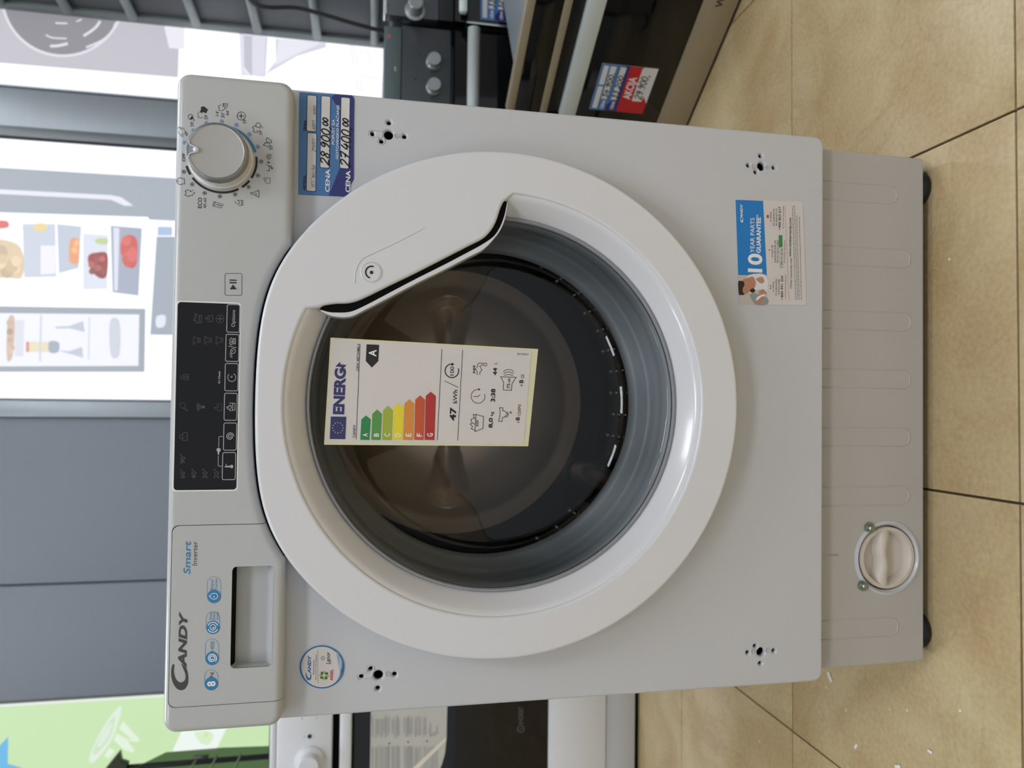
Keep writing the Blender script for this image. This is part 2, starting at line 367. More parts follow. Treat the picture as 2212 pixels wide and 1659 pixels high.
# ---- plinth
PQ, PHW = .018, .2945
pl_ = plate('plinth', [roundpoly([(-PHW, .30), (PHW, .30), (PHW*.986, .0165), (-PHW*.986, .0165)], .004), circ(-.171, .0642, .0365, 48)], PQ, .03, .002, M_plinth, W_, 2)
for x, zb in ((.245, .0524), (.1718, .0347), (.0988, .0341), (.0325, .0347), (-.0336, .0353), (-.1005, .0365), (-.2492, .0504)):
    pth = [(x+.0105, PQ+.0002, .17), (x+.0105, PQ+.0002, .10)]+[(x+.0105*math.cos(a), PQ+.0002, zb+.0105+.0105*math.sin(a)) for a in [-pi*k/10 for k in range(11)]]+[(x-.0105, PQ+.0002, .10), (x-.0105, PQ+.0002, .17)]
    tube('rib', pth, .0009, M_plinth, pl_, 8)
tube('rib', [(-.166, PQ+.0002, .17), (-.166, PQ+.0002, .127)], .0009, M_plinth, pl_, 8)
fy = PQ
FC = (-.171, .0642)
lathe('filter_collar', [(.037, fy+.001), (.039, fy-.002), (.042, fy-.001), (.0435, fy+.002)], FC, M_white, W_, 64)
M_cream = mat('filter_plastic', (205, 196, 184), .45)
lathe('filter_recess', [(.0368, fy+.002), (.0366, fy+.03), (0, fy+.03)], FC, M_hole, W_, 64)
cap = lathe('drain_filter_cap', [(.0352, fy+.012), (.0352, fy+.001), (.0345, fy-.0005), (.031, fy-.0005), (.029, fy+.002), (.027, fy+.011), (0, fy+.012)], FC, M_cream, W_, 64)
g = [(FC[0]+t*.0315, fy+.0, FC[1]+.0035+.0012*math.sin(t*6)) for t in [k/10-1 for k in range(21)]]
V, F = [], []
for i, p in enumerate(g):
    ww = .0042+.0022*abs(i-10)/10
    prof = [(-ww*1.7, .011), (-ww, .002), (-ww*.6, -.0006), (ww*.6, -.0006), (ww, .002), (ww*1.7, .011)]
    V += [(p[0], p[1]+q[1], p[2]+q[0]) for q in prof]
for i in range(20): F += [(i*6+k, i*6+k+1, i*6+k+7, i*6+k+6) for k in range(5)]
mesh('grip_bar', V, F, M_cream, cap, True)
M_zinc = mat('zinc_screw', (150, 162, 150), .3, metal=.9)
for px in ((1882, 1141), (1868, 1266)):
    p = P(*px, fy-.004); V, F = latheg([(.0062, fy), (.0062, fy-.0015), (.0042, fy-.0018), (.004, fy-.006), (.003, fy-.007), (0, fy-.007)], (p.x, p.z), 6+10)
    mesh('screw', V, F, M_zinc, W_, True, sharp=30)
for x in (-.262, .262):
    for y in (.045, .46):
        V, F = [], []
        for r, z in ((.0, .0), (.02, .0), (.022, .003), (.021, .011), (.008, .014), (.008, .024)):
            V += [(x+r*math.cos(2*pi*k/24), y+r*math.sin(2*pi*k/24), z) for k in range(24)]
        for i in range(5): F += [(i*24+k, i*24+(k+1) % 24, (i+1)*24+(k+1) % 24, (i+1)*24+k) for k in range(24)]
        mesh('foot', V, F, M_black, W_, True)
tube('power_cord', [(.2, .47, .03), (.24, .53, .006), (.1, .56, .006)], .004, M_black, W_)

# ---- door seal, drum, glass bowl
C = (DCX, DCZ)
lathe('door_seal', [(.2, .006), (.1875, .010), (.1845, .014), (.186, .018), (.183, .021), (.1845, .026), (.188, .034), (.185, .041), (.181, .045), (.1815, .048), (.177, .0515), (.1745, .0515), (.172, .054), (.167, .0535), (.1635, .058), (.165, .075), (.17, .092)], C, M_rubber, W_, 128, sharp=None)
M_drum = mat('drum_wall', (84, 82, 84), .25, metal=1)
dr = lathe('drum', [(.167, .084), (.169, .088), (.205, .103), (.238, .125), (.24, .14), (.24, .37), (.232, .385), (.2, .388)], C, M_drum, W_, 128)
# drum back: shallow dish pressed with drop shaped hollows
def drop(x, z):
    v = 0
    for sgn in (-1, 1):
        u_, w_ = sgn*x, z-.01
        if .02 < u_ < .16:
            t = (u_-.02)/.14; hw = .004+.034*t**1.1*(1-max(0, (t-.8)/.2)**2)
            v = max(v, max(0, 1-abs(w_)/hw)*min(1, (1-t)*9, t*4+.15))
    return v
V, F = [], []; NR, NA = 60, 160
for i in range(NR+1):
    r = .2*i/NR
    for k in range(NA):
        a = 2*pi*k/NA; x, z = r*math.cos(a), r*math.sin(a)
        y = .388-.03*(1-min(1, r/.175)**4)+.034*min(1, drop(x, z)*1.4)
        V.append((DCX+x, y, DCZ+z))
for i in range(NR):
    F += [(i*NA+k, i*NA+(k+1) % NA, (i+1)*NA+(k+1) % NA, (i+1)*NA+k) for k in range(NA)]
mesh('drum_back', V, F, M_steel, dr, True)
for a0 in (pi/2+.55, pi/2+.55+2*pi/3, pi/2+.55-2*pi/3):
    V, F = [], []
    for i in range(9):
        y = .15+.22*i/8
        for k in range(7):
            t = (k-3)/3; a = a0+t*.16; r = .2405-.05*(1-t*t)*(1-.3*abs(i-4)/4)
            V.append((DCX+r*math.cos(a), y, DCZ+r*math.sin(a)))
    for i in range(8): F += [(i*7+k, i*7+k+1, i*7+k+8, i*7+k+7) for k in range(6)]
    mesh('lifter', V, F, M_drum, dr, True)
# pressed bumps on the drum wall
prm = latheg([(.0045, 0), (.0042, -.0018), (.003, -.0032), (0, -.0038)], (0, 0), 10)
parts = []
for ai in range(46):
    for yi in range(8):
        a = 2*pi*ai/46; skip = any(abs((a-b+pi) % (2*pi)-pi) < .25 for b in (pi/2+.55, pi/2+.55+2*pi/3, pi/2+.55-2*pi/3))
        if skip: continue
        y = .16+.026*yi+(.013 if ai % 2 else 0); rad = Vector((math.cos(a), 0, math.sin(a))); tg = Vector((-rad.z, 0, rad.x))
        c0 = Vector((DCX, y, DCZ))+rad*.2398
        parts.append(([c0+tg*v[0]+Vector((0, 1, 0))*v[2]+rad*v[1] for v in prm[0]], prm[1]))
V, F = merge(parts); o = mesh('wall_bumps', V, F, M_chrome, dr, True); o['kind'] = 'stuff'
lathe('tub', [(.19, .1), (.262, .12), (.262, .42), (0, .42)], C, M_hole, W_, 48)
lathe('door_glass', [(.1815, -.0075), (.1795, -.0095), (.1755, -.0075), (.1725, .004), (.169, .02), (.163, .038), (.155, .052), (.142, .06), (.1, .068), (.05, .071), (0, .072)], C, M_glass, W_, 128, sharp=None)
lathe('glass_ring', [(.1842, -.005), (.1838, -.0105), (.1822, -.0112), (.1812, -.0095), (.181, -.004)], C, mat('ring_grey', (150, 152, 156), .3), W_, 128)

# ---- door
zH = Zm(640, 280, 3.456)
DY = -.031
A_px = [(185, 1335), (215, 1318), (300, 1305), (400, 1300), (500, 1270), (700, 1172), (900, 1075), (1100, 973), (1300, 870), (1400, 818), (1460, 760), (1500, 690), (1530, 600), (1555, 545), (1572, 533)]
B_px = [(188, 1346), (240, 1360), (300, 1365), (400, 1360), (500, 1320), (700, 1215), (900, 1110), (1100, 1010), (1300, 905), (1385, 858), (1470, 800), (1520, 730), (1555, 640), (1574, 545)]
C_px = [(178, 1350), (270, 1392), (400, 1397), (520, 1342), (700, 1250), (900, 1146), (1100, 1048), (1300, 945), (1400, 892), (1480, 812), (1530, 740), (1562, 655), (1580, 545)]
pa = [(v.x+.0007, v.z+.0009) for v in smooth_path([P(*zH(*q), DY+.001) for q in A_px], 3)]
th1 = math.atan2(pa[0][1]-DCZ, pa[0][0]-DCX)-.02; th2 = math.atan2(pa[-1][1]-DCZ, pa[-1][0]-DCX)+.0
RIM = .2025
rim = [(DCX+RIM*math.cos(th2-.035-(2*pi-(th1-th2)-.09)*k/100), DCZ+RIM*math.sin(th2-.035-(2*pi-(th1-th2)-.09)*k/100)) for k in range(101)]
def dr_out(a, R, T):
    c = math.sin(a); return R if c <= 0 else -.012*math.log(math.exp(-R/.012)+math.exp(-(T/max(c, .05))/.012)) if T/max(c, .05) < R+.06 else R
outer = [(DCX+dr_out(2*pi*k/200, .2432, .231)*math.cos(2*pi*k/200), DCZ+dr_out(2*pi*k/200, .2432, .231)*math.sin(2*pi*k/200)) for k in range(200)]
door = plate('door', [outer, rim+pa], DY, .026, .003, M_door, W_, 4, sharp=50)
lathe('inner_bevel', [(.2065, -.0295), (.2015, -.0285), (.197, -.0245), (.190, -.0145), (.1855, -.0085), (.1838, -.0045)], C, M_door, door, 128, sharp=None)
lathe('rear_frame', [(.236, -.006), (.205, -.006), (.2045, -.012)], C, M_door, door, 96)
GY = -.0265
pb = [P(*zH(*q), GY) for q in B_px]
pa2 = [P(*zH(*q), GY) for q in A_px]
up = Vector((.55, 0, .6))*.012
gs = [(v.x, v.z) for v in smooth_path(pb, 3)]+[((v+up).x, (v+up).z) for v in smooth_path(pa2[::-1], 3)]
plate('grip_slot', [gs], GY, .004, .0002, M_slot, door, 0)
pc = [P(*zH(*q), GY-.001) for q in C_px]; pb2 = [P(*zH(*q), GY-.001) for q in B_px]
plate('grip_lip', [[(v.x, v.z) for v in smooth_path(pc, 3)]+[(v.x, v.z) for v in smooth_path(pb2[::-1], 3)]], GY-.001, .018, .0006, M_door, door, 2)
kb = P(802, 588, DY)
lk = lathe('lock_button', [(.0098, DY+.001), (.0098, DY-.0006), (.0092, DY-.0009), (.0088, DY-.0002), (.0084, DY-.0009), (0, DY-.001)], (kb.x, kb.z), M_door, door, 48)
ik = Ink(onY(DY-.0013)); zb_ = Zm(540, 300, 3.318)
ik.disc(zb_, (871, 957), 13); ik.arc(zb_, (871, 955), 42, 11, 105, 290)
ik.build('lock_print', M_ink, door)
tube('pressed_line', smooth_path([P(*zb_(*q), DY-.0001) for q in [(750, 1035), (752, 985), (765, 920), (800, 865), (850, 835), (1000, 765), (1180, 675), (1260, 630)]], 5), [.0006]*30+[.0005]*4+[.0001]*2, M_door, door, 8)

# ---- control panel
RP = .2472; TP = .2342; PY = -.022
ang = lambda zz: math.asin((zz-DCZ)/RP)
a_lo = ang(.7195); a_hi = math.asin(TP/RP)
arch = []
for i in range(61):
    a = a_lo+(pi-2*a_lo)*i/60; q = dr_out(a, RP, TP+.0008); arch.append((DCX+q*math.cos(a), DCZ+q*math.sin(a)))
def corner(cx, cz, r, a0, a1, n=6): return [(cx+r*math.cos(a0+(a1-a0)*k/n), cz+r*math.sin(a0+(a1-a0)*k/n)) for k in range(n+1)]
rc = .012
pan = corner(.2955-rc, .8205-rc, rc, pi/2, 0)+corner(.2955-rc, .7195+rc, rc, 0, -pi/2)+arch+corner(-.2955+rc, .7195+rc, rc, -pi/2, -pi)+corner(-.2955+rc, .8205-rc, rc, pi, pi/2)
pull = rrect(-.2405, -.1495, .7285, .7645, .004)
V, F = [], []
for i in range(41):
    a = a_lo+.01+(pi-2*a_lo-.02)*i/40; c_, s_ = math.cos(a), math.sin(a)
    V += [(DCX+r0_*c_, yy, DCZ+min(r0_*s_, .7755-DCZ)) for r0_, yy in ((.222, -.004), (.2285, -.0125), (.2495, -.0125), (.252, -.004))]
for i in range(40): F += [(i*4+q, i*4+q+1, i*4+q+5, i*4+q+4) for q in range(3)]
mesh('gap_shade', V, F, M_slot, W_, True)  # black strip added in the arch gap, stands in for the shade there
def solid(V, F, name='tmp'):
    import bmesh
    bm = bmesh.new(); vs = [bm.verts.new(v) for v in V]
    for q in F:
        try: bm.faces.new([vs[i] for i in q])
        except ValueError: pass
    bmesh.ops.remove_doubles(bm, verts=bm.verts[:], dist=2e-6); bmesh.ops.recalc_face_normals(bm, faces=bm.faces[:])
    me = bpy.data.meshes.new(name); bm.to_mesh(me); bm.free(); o = bpy.data.objects.new(name, me); col.objects.link(o); return o
def boolean(VF, ops):
    o = solid(*VF); cut = []
    for op, vf in ops:
        c = solid(*vf); cut.append(c); md = o.modifiers.new('b', 'BOOLEAN'); md.operation = op; md.object = c; md.solver = 'EXACT'
    dg_ = bpy.context.evaluated_depsgraph_get(); me = o.evaluated_get(dg_).to_mesh()
    out = [v.co.copy() for v in me.vertices], [tuple(p.vertices) for p in me.polygons]
    o.evaluated_get(dg_).to_mesh_clear()
    for c in cut+[o]: m_ = c.data; bpy.data.objects.remove(c); bpy.data.meshes.remove(m_)
    return out
PANEL = curveg([pan], PY, .032, .0065, 5)
def dcut(g): return curveg([corner(-.272+g+.006, .8158-g-.006, .006, pi, pi/2)+corner(-.1115-g-.006, .8158-g-.006, .006, pi/2, 0)+[(-.1115-g, .70), (-.272+g, .70)]], PY-.01, .024, .00001, 0)
V, F = boolean(PANEL, [('DIFFERENCE', dcut(-.0002))]); cp = mesh('control_panel', V, F, M_panel, W_, True, sharp=35)
pocket = boxg(-.2405, -.1495, -.1, .0115, .7285, .7645, .0035)
V, F = boolean(PANEL, [('INTERSECT', dcut(.0004)), ('DIFFERENCE', pocket)]); dw = mesh('detergent_drawer', V, F, M_panel, W_, True, sharp=35)
pf = [(PY+.0015, .7642), (PY+.03, .7612), (PY+.033, .7555), (PY+.029, .7475), (PY+.018, .7385), (PY+.008, .7325), (PY+.0012, .7288)]
sm = [Vector((0, a, b)) for a, b in pf]; s2 = [sm[0], sm[1]]+smooth_path(sm[1:], 5)[1:]
V = [(-.2402, v.y, v.z) for v in s2]+[(-.1498, v.y, v.z) for v in s2]; N = len(s2)
F = [(i, i+1, N+i+1, N+i) for i in range(1, N-1)]+[tuple(range(N)), tuple(range(2*N-1, N-1, -1))]
mesh('finger_pull', V, F, M_panel, dw, True, sharp=40)
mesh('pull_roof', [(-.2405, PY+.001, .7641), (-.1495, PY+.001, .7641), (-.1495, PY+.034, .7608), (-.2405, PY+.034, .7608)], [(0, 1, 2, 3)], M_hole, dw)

# print on the drawer
zE, zF = Zm(340, 1120, 7.213), Zm(340, 1340, 6.914)
di = onY(PY-.0002)
k = Ink(di)
k.poly(zF, [tuple(v[:2]) for v in smooth_path([(228, 652, 0), (208, 720, 0), (204, 800, 0), (215, 880, 0), (245, 960, 0), (290, 1020, 0), (350, 1045, 0), (410, 1025, 0), (450, 960, 0), (462, 880, 0), (455, 800, 0), (437, 730, 0), (415, 690, 0)], 4)]
       + [tuple(v[:2]) for v in smooth_path([(352, 640, 0), (385, 720, 0), (412, 790, 0), (420, 840, 0), (410, 890, 0), (375, 920, 0), (330, 925, 0), (285, 890, 0), (255, 820, 0), (245, 740, 0), (256, 665, 0)], 4)])
k.text(zF, 'ANDY', 306, 434, 706, -138, bold=.045, shear=.22)
k.build('brand_print', M_inkgrey, dw)
k = Ink(di); k.text(zE, 'Smart', 405, 512, 868, 350, bold=.012, shear=.15); k.build('slogan_print', M_inkblue, dw)
k = Ink(di); k.text(zE, 'Inverter', 540, 618, 735, 355, shear=.15); k.build('slogan_print', M_inkgrey, dw)
for z, x0, x1, y0, y1, cyc, txts, kind in ((zF, 705, 905, 740, 1045, 955, [('kg', 775, 826, 845, 772, M_inkgrey)], 'kg'), (zF, 715, 917, 278, 668, 573, [('1400', 790, 848, 465, 312, M_inkblue)], 'spin'),
        (zF, 728, 930, -130, 205, 112, [('Active', 772, 812, -5, -125, M_inkblue), ('Motion', 822, 862, -5, -128, M_inkblue), ('System', 872, 910, -5, -125, M_inkblue)], 'motion'),
        (zE, 775, 988, 908, 1318, 1215, [('Rapid', 825, 868, 1108, 955, M_inkblue), ('Cycles', 890, 930, 1108, 938, M_inkblue)], 'rapid')):
    r = (x1-x0)/2; xc = (x0+x1)/2
    k = Ink(di); k.line(z, [(xc+r*math.cos(a), y0+r+r*math.sin(a)) for a in [pi+pi*i/14 for i in range(15)]]+[(xc+r*math.cos(a), y1-r+r*math.sin(a)) for a in [pi*i/14 for i in range(15)]], 5 if z is zF else 5, True)
    bd = k.build('badge_outline', M_inkblue, dw)
    k = Ink(onY(PY-.0003)); cy = y1-r
    k.poly(z, [(xc+r*.97*math.cos(2*pi*i/32), cy+r*.97*math.sin(2*pi*i/32)) for i in range(32)]); k.build('badge_disc', M_inkblue, dw)
    k = Ink(onY(PY-.0004))
    if kind == 'kg': k.text(z, '8', xc-62, xc+62, cy+38, cy-38, bold=.03)
    elif kind == 'spin': k.line(z, [(xc+(18+52*i/40)*math.cos(.5+i*.32), cy+(18+52*i/40)*math.sin(.5+i*.32)) for i in range(41)], 14)
    elif kind == 'motion': k.arc(z, (xc, cy), 75, 12, 20, 160); k.arc(z, (xc, cy), 75, 12, 200, 340); k.arc(z, (xc, cy), 42, 9); k.poly(z, [(xc-20, cy+14), (xc+5, cy+25), (xc+30, cy), (xc+8, cy-5), (xc, cy+8)])
    else: k.arc(z, (xc, cy), 58, 9, ry=46); k.line(z, [(xc-15, cy-5), (xc+12, cy+12), (xc-2, cy+22)], 8); k.line(z, [(xc-70, cy-15), (xc-70, cy+15)], 8)
    k.build('badge_symbol', M_inkwhite, dw)
    for t in txts: k = Ink(di); k.text(z, *t[:5]); k.build('badge_lettering', t[5], dw)

# print around the dial
zA, zB2 = Zm(360, 200, 7.541), Zm(370, 290, 8.193)
ci = onY(PY-.0002)
DLC = (.2186, .7810)
k = Ink(ci)
for z, t in ((zA, ('OFF', 252, 303, 1125, 992, .02)), (zB2, ('ECO', 470, 540, 1310, 1122, .015))): k.text(z, *t[:5], bold=t[5])
for t in ((zA, "49'", 302, 348, 712, 640), (zA, "59'", 387, 440, 555, 475), (zA, "59'", 615, 670, 440, 362), (zA, "14'", 797, 850, 382, 300), (zA, "30'", 885, 940, 412, 328), (zA, "44'", 965, 1018, 377, 290),
          (zA, "59'", 1240, 1297, 507, 432), (zA, "39'", 1503, 1558, 690, 612), (zA, "59'", 1665, 1725, 932, 850), (zB2, '40-60', 565, 620, 1310, 1125)): k.text(*t)
def icon(k, z, lines, w=7):
    for l in lines: k.line(z, l, w)
icon(k, zA, [[(185, 600), (190, 560), (215, 560), (235, 600), (260, 620)], [(185, 620), (200, 670), (225, 690)], [(230, 570), (290, 590)], [(225, 700), (270, 725)], [(225, 685), (275, 705)]])
k.arc(zA, (270, 640), 35, 7, -60, 150)
k.arc(zA, (390, 395), 42, 8, 40, 330); k.poly(zA, [(375, 430), (410, 375), (432, 390), (430, 425), (400, 440)]); icon(k, zA, [[(430, 420), (445, 445), (440, 470)]], 9)
k.poly(zA, [(555, 240), (590, 222), (630, 235), (640, 255), (672, 270), (640, 340), (600, 315), (565, 335), (540, 300), (560, 280)]); icon(k, zA, [[(555, 320), (515, 320), (502, 350), (520, 370), (510, 400), (550, 412), (600, 400)]], 6)
icon(k, zA, [[(888, 200), (850, 215), (838, 235), (860, 255), (850, 285), (915, 298), (920, 275), (955, 265), (945, 245)], [(905, 185), (925, 180), (925, 215), (905, 215)], [(930, 175), (993, 180), (985, 240), (930, 235), (930, 175)], [(945, 195), (975, 197)], [(943, 210), (975, 213)]])
k.arc(zA, (1213, 380), 66, 9); icon(k, zA, [[(1170, 380), (1256, 380)], [(1213, 337), (1213, 423)]], 12)
icon(k, zA, [[(1465, 545), (1420, 545), (1398, 570), (1425, 600), (1412, 640), (1480, 650), (1485, 625), (1465, 620)], [(1510, 570), (1530, 585)], [(1530, 545), (1570, 575)]], 9); k.arc(zA, (1490, 530), 38, 8)
icon(k, zA, [[(1665, 825), (1630, 800), (1620, 750), (1645, 735), (1675, 765), (1705, 775), (1710, 810), (1680, 825), (1660, 800)], [(1650, 830), (1610, 810), (1575, 855), (1620, 868), (1660, 885)]], 9)
k.line(zB2, [(1730+(8+46*i/40)*math.cos(.3+i*.3), 402+(8+46*i/40)*math.sin(.3+i*.3)) for i in range(41)], 8)
icon(k, zB2, [[(1690, 495), (1750, 500)], [(1718, 470), (1720, 525)], [(1685, 545), (1735, 560), (1730, 610), (1740, 640), (1685, 648)], [(1735, 560), (1770, 560), (1765, 600), (1800, 605)]], 10)
k.poly(zB2, [(1778, 580), (1806, 605), (1772, 618)])
icon(k, zB2, [[(1655, 770), (1750, 775), (1752, 865), (1668, 875)], [(1625, 795), (1655, 770)], [(1640, 800), (1700, 795)], [(1640, 820), (1690, 830)], [(1650, 840), (1680, 845)]], 7)
icon(k, zB2, [[(1405, 1022), (1410, 1060)], [(1410, 1030), (1450, 1035), (1550, 990), (1555, 1110), (1535, 1110), (1450, 1060), (1408, 1058)]], 9); k.poly(zB2, [(1485, 1050), (1500, 1045), (1515, 1080), (1500, 1075)])
icon(k, zB2, [[(1185, 1170), (1265, 1170), (1268, 1255), (1190, 1265)], [(1245, 1175), (1240, 1255)], [(1125, 1180), (1140, 1210), (1175, 1240), (1210, 1225), (1190, 1180), (1160, 1160)]], 8)
icon(k, zB2, [[(750, 1190), (915, 1240), (912, 1262), (820, 1245)], [(735, 1270), (890, 1305), (900, 1285), (815, 1250)], [(750, 1190), (735, 1270)], [(775, 1200), (760, 1278)], [(780, 1240), (820, 1248)]], 8)
icon(k, zB2, [[(330, 990), (265, 985), (245, 1010), (265, 1040), (240, 1080), (305, 1105), (315, 1085), (375, 1085), (370, 1060)], [(385, 1030), (410, 1030), (408, 1055), (380, 1050)]], 9); k.disc(zB2, (343, 1008), 13); k.disc(zB2, (383, 993), 8)
icon(k, zB2, [[(180, 785), (230, 785), (232, 880), (175, 880), (165, 895), (120, 880), (95, 850), (90, 815), (120, 780), (165, 768), (180, 785)], [(95, 830), (130, 845)], [(100, 810), (125, 830)]], 9)
k.build('program_print', M_ink, cp, gap=.0005)
# position dots, black and blue bands of the program ring
dots = [(399, 308), (418, 282), (446, 266), (479, 262), (511, 270), (539, 290), (557, 317), (564, 349), (557, 379), (537, 404), (508, 420), (475, 424), (442, 417), (415, 398), (397, 371)]
zi = lambda x, y: (x, y)
for i, dpx in enumerate(dots):
    k = Ink(ci); k.arc(zi, dpx, 3.9, 1, n=24); k.disc(zi, dpx, 1.9, 16); k.build('position_mark', M_inkblue if i < 7 else M_ink, cp)
def pang(z, q): p = P(*z(*q), PY); return math.atan2(p.z-DLC[1], p.x-DLC[0])
def band(nm, a0, a1, r0, r1, m, Y=PY-.00025):
    n_ = 40; V = []; 
    while a1 > a0: a1 -= 2*pi
    for i in range(n_+1):
        a = a0+(a1-a0)*i/n_; V += [(DLC[0]+r0*math.cos(a), Y, DLC[1]+r0*math.sin(a)), (DLC[0]+r1*math.cos(a), Y, DLC[1]+r1*math.sin(a))]
    mesh(nm, V, [(2*i, 2*i+2, 2*i+3, 2*i+1) for i in range(n_)], m, cp)
R0, R1 = .0295, .0315
for q0, q1 in (((1490, 1045), (1400, 1405)), ((1365, 1450), (1240, 1555)), ((1180, 1590), (395, 1405)), ((365, 1345), (300, 1200))): band('program_band', pang(zA, q0), pang(zA, q1), R0, R1, M_ink)
band('program_band', pang(zA, (300, 890)), pang(zA, (1465, 970)), R0-.0002, R1, M_inkblue); band('program_band', pang(zA, (300, 890)), pang(zA, (1430, 975)), .0282, .0288, M_inkblue)
# start button
zS = Zm(340, 560, 3.072)
k = Ink(ci); q = rrect(448, 560, 94, 240, 12); k.line(zS, q, 3, True); k.poly(zS, [(480, 184), (503, 167), (524, 201), (480, 201)][:1]+[(524, 201), (480, 201)]) if False else k.poly(zS, [(502, 167), (526, 200), (480, 200)])
k.poly(zS, [(478, 134), (526, 136), (526, 144), (478, 142)]); k.poly(zS, [(478, 150), (526, 152), (526, 161), (478, 159)]); k.build('start_button_print', M_ink, cp, gap=.0002)
# display window
zC, zD = Zm(370, 640, 7.541), Zm(370, 840, 7.2126)
dsp = [P(386, 652, PY), P(520, 657, PY), P(508, 1058, PY), P(374, 1056, PY)]
xs0, xs1 = -.0803, .0875; zs0, zs1 = .7622, .8152
plate('display_surround', [rrect(xs0-.0012, xs1+.0012, zs0-.0012, zs1+.0012, .0035)], PY-.0002, .002, .0003, M_inkwhite, cp, 1)
dp = plate('display_panel', [rrect(xs0, xs1, zs0, zs1, .003)], PY-.0004, .002, .0002, M_disp, W_, 1)
yi_ = onY(PY-.0006)
for x0, x1, y0, y1 in ((460, 547, 303, 483), (452, 542, 500, 677), (447, 537, 693, 873), (442, 530, 890, 1068), (438, 527, 1087, 1267), (430, 520, 1283, 1463)):
    k = Ink(yi_); a = P(*zS(x0, y1), PY-.0006); b_ = P(*zS(x1, y0), PY-.0006); rr = rrect(a.x, b_.x, b_.z, a.z, .0014)
    k.strokew([Vector((u, PY-.0006, v)) for u, v in rr], .0006, True); k.build('touch_button', M_icon, dp)
k = Ink(yi_); k.text(zC, 'Options', 980, 1035, 500, 225)
k.text(zC, 'Kg Check', 762, 795, 1418, 1215, bold=.02)
icon(k, zC, [[(1010, 690), (1045, 690), (1045, 775), (1010, 775)], [(1010, 700), (975, 680), (950, 705), (960, 740), (950, 770), (975, 795), (1000, 780)], [(985, 710), (985, 770)], [(1000, 710), (1000, 770)], [(1020, 700), (1020, 770)], [(930, 812), (1062, 838)], [(950, 925), (992, 950)], [(952, 955), (995, 975)], [(958, 985), (995, 998)], [(985, 880), (995, 895), (1010, 885)]], 9)
k.arc(zC, (1005, 892), 38, 9); k.arc(zC, (985, 1322), 66, 9, -65, 230); icon(k, zC, [[(960, 1315), (988, 1318), (988, 1290)]], 9)
icon(k, zD, [[(905, 220), (995, 228), (992, 330), (905, 340)], [(955, 225), (960, 290), (950, 335)], [(862, 280), (890, 285), (905, 255), (935, 265), (935, 295), (905, 322), (880, 312), (862, 282)]], 9)
k.line(zD, [(915+(10+52*i/40)*math.cos(.3-i*.32), 742-(10+52*i/40)*math.sin(.3-i*.32)) for i in range(41)], 11)
k.disc(zD, (940, 1210), 26); k.poly(zD, [(835, 1200), (930, 1198), (930, 1222), (835, 1222)]); k.disc(zD, (855, 1178), 8)
icon(k, zD, [[(805, 742), (755, 742), (742, 755), (738, 910)], [(732, 1035), (730, 1190), (742, 1205), (792, 1205)]], 8); k.disc(zD, (737, 952), 32); k.poly(zD, [(725, 980), (748, 980), (745, 1025), (722, 1020)])
k.build('button_print', M_icon, dp, gap=.0009)
k = Ink(yi_)
for t in ('60°', 1392, 1250, 140, 210), ('90°', 1162, 1015, 140, 215), ('40°', 1398, 1245, 315, 388), ('30°', 1398, 1245, 488, 562), ('20°', 1395, 1245, 665, 738): k.text(zD, t[0], t[3], t[4], t[1], t[2])
icon(k, zD, [[(180, 685), (250, 685), (250, 802), (180, 802), (180, 685)], [(180, 715), (140, 715), (125, 742), (140, 772), (180, 775)], [(205, 742), (220, 742)]], 8)
k.arc(zD, (180, 258), 42, 6); icon(k, zD, [[(205, 290), (235, 320), (262, 335)], [(190, 300), (225, 335), (260, 340)]], 6)
k.disc(zD, (500, 283), 24)
for r in (38, 65, 92): k.arc(zD, (505, 283), r+10, 12, 145, 215, 12)
icon(k, zD, [[(705, 230), (790, 240), (785, 330), (712, 342)], [(665, 285), (700, 290), (715, 260), (735, 285), (715, 315), (690, 318), (665, 290)]], 6)
k.text(zC, 'Pre', 362, 415, 405, 275); icon(k, zC, [[(395, 432), (490, 425), (495, 315), (440, 312)], [(445, 325), (465, 340), (450, 370), (462, 410)]], 10)
icon(k, zC, [[(590, 410), (675, 408), (675, 312), (640, 305)], [(550, 365), (590, 340), (605, 310), (628, 330), (620, 370), (590, 378), (575, 355)]], 9); k.arc(zC, (793, 367), 64, 7); icon(k, zC, [[(745, 367), (840, 367)], [(793, 325), (793, 410)]], 14)
for x in (415, 600, 785): icon(k, zC, [[(x-30, 680), (x+58, 682), (x+55, 752), (x-30, 752), (x-45, 785), (x-60, 765), (x-50, 720), (x-58, 670), (x-40, 650), (x-30, 680)], [(x+20, 700), (x+20, 735)], [(x+35, 700), (x+35, 735)]], 7)
icon(k, zC, [[(205, 1270), (285, 1270), (285, 1362), (205, 1362), (205, 1270)], [(155, 1295), (200, 1300)], [(155, 1340), (200, 1335)], [(155, 1290), (155, 1345)], [(225, 1290), (225, 1345)], [(245, 1290), (245, 1345)], [(265, 1290), (265, 1345)]], 6)
k.build('indicator_print', M_icondim, dp, gap=.0009)

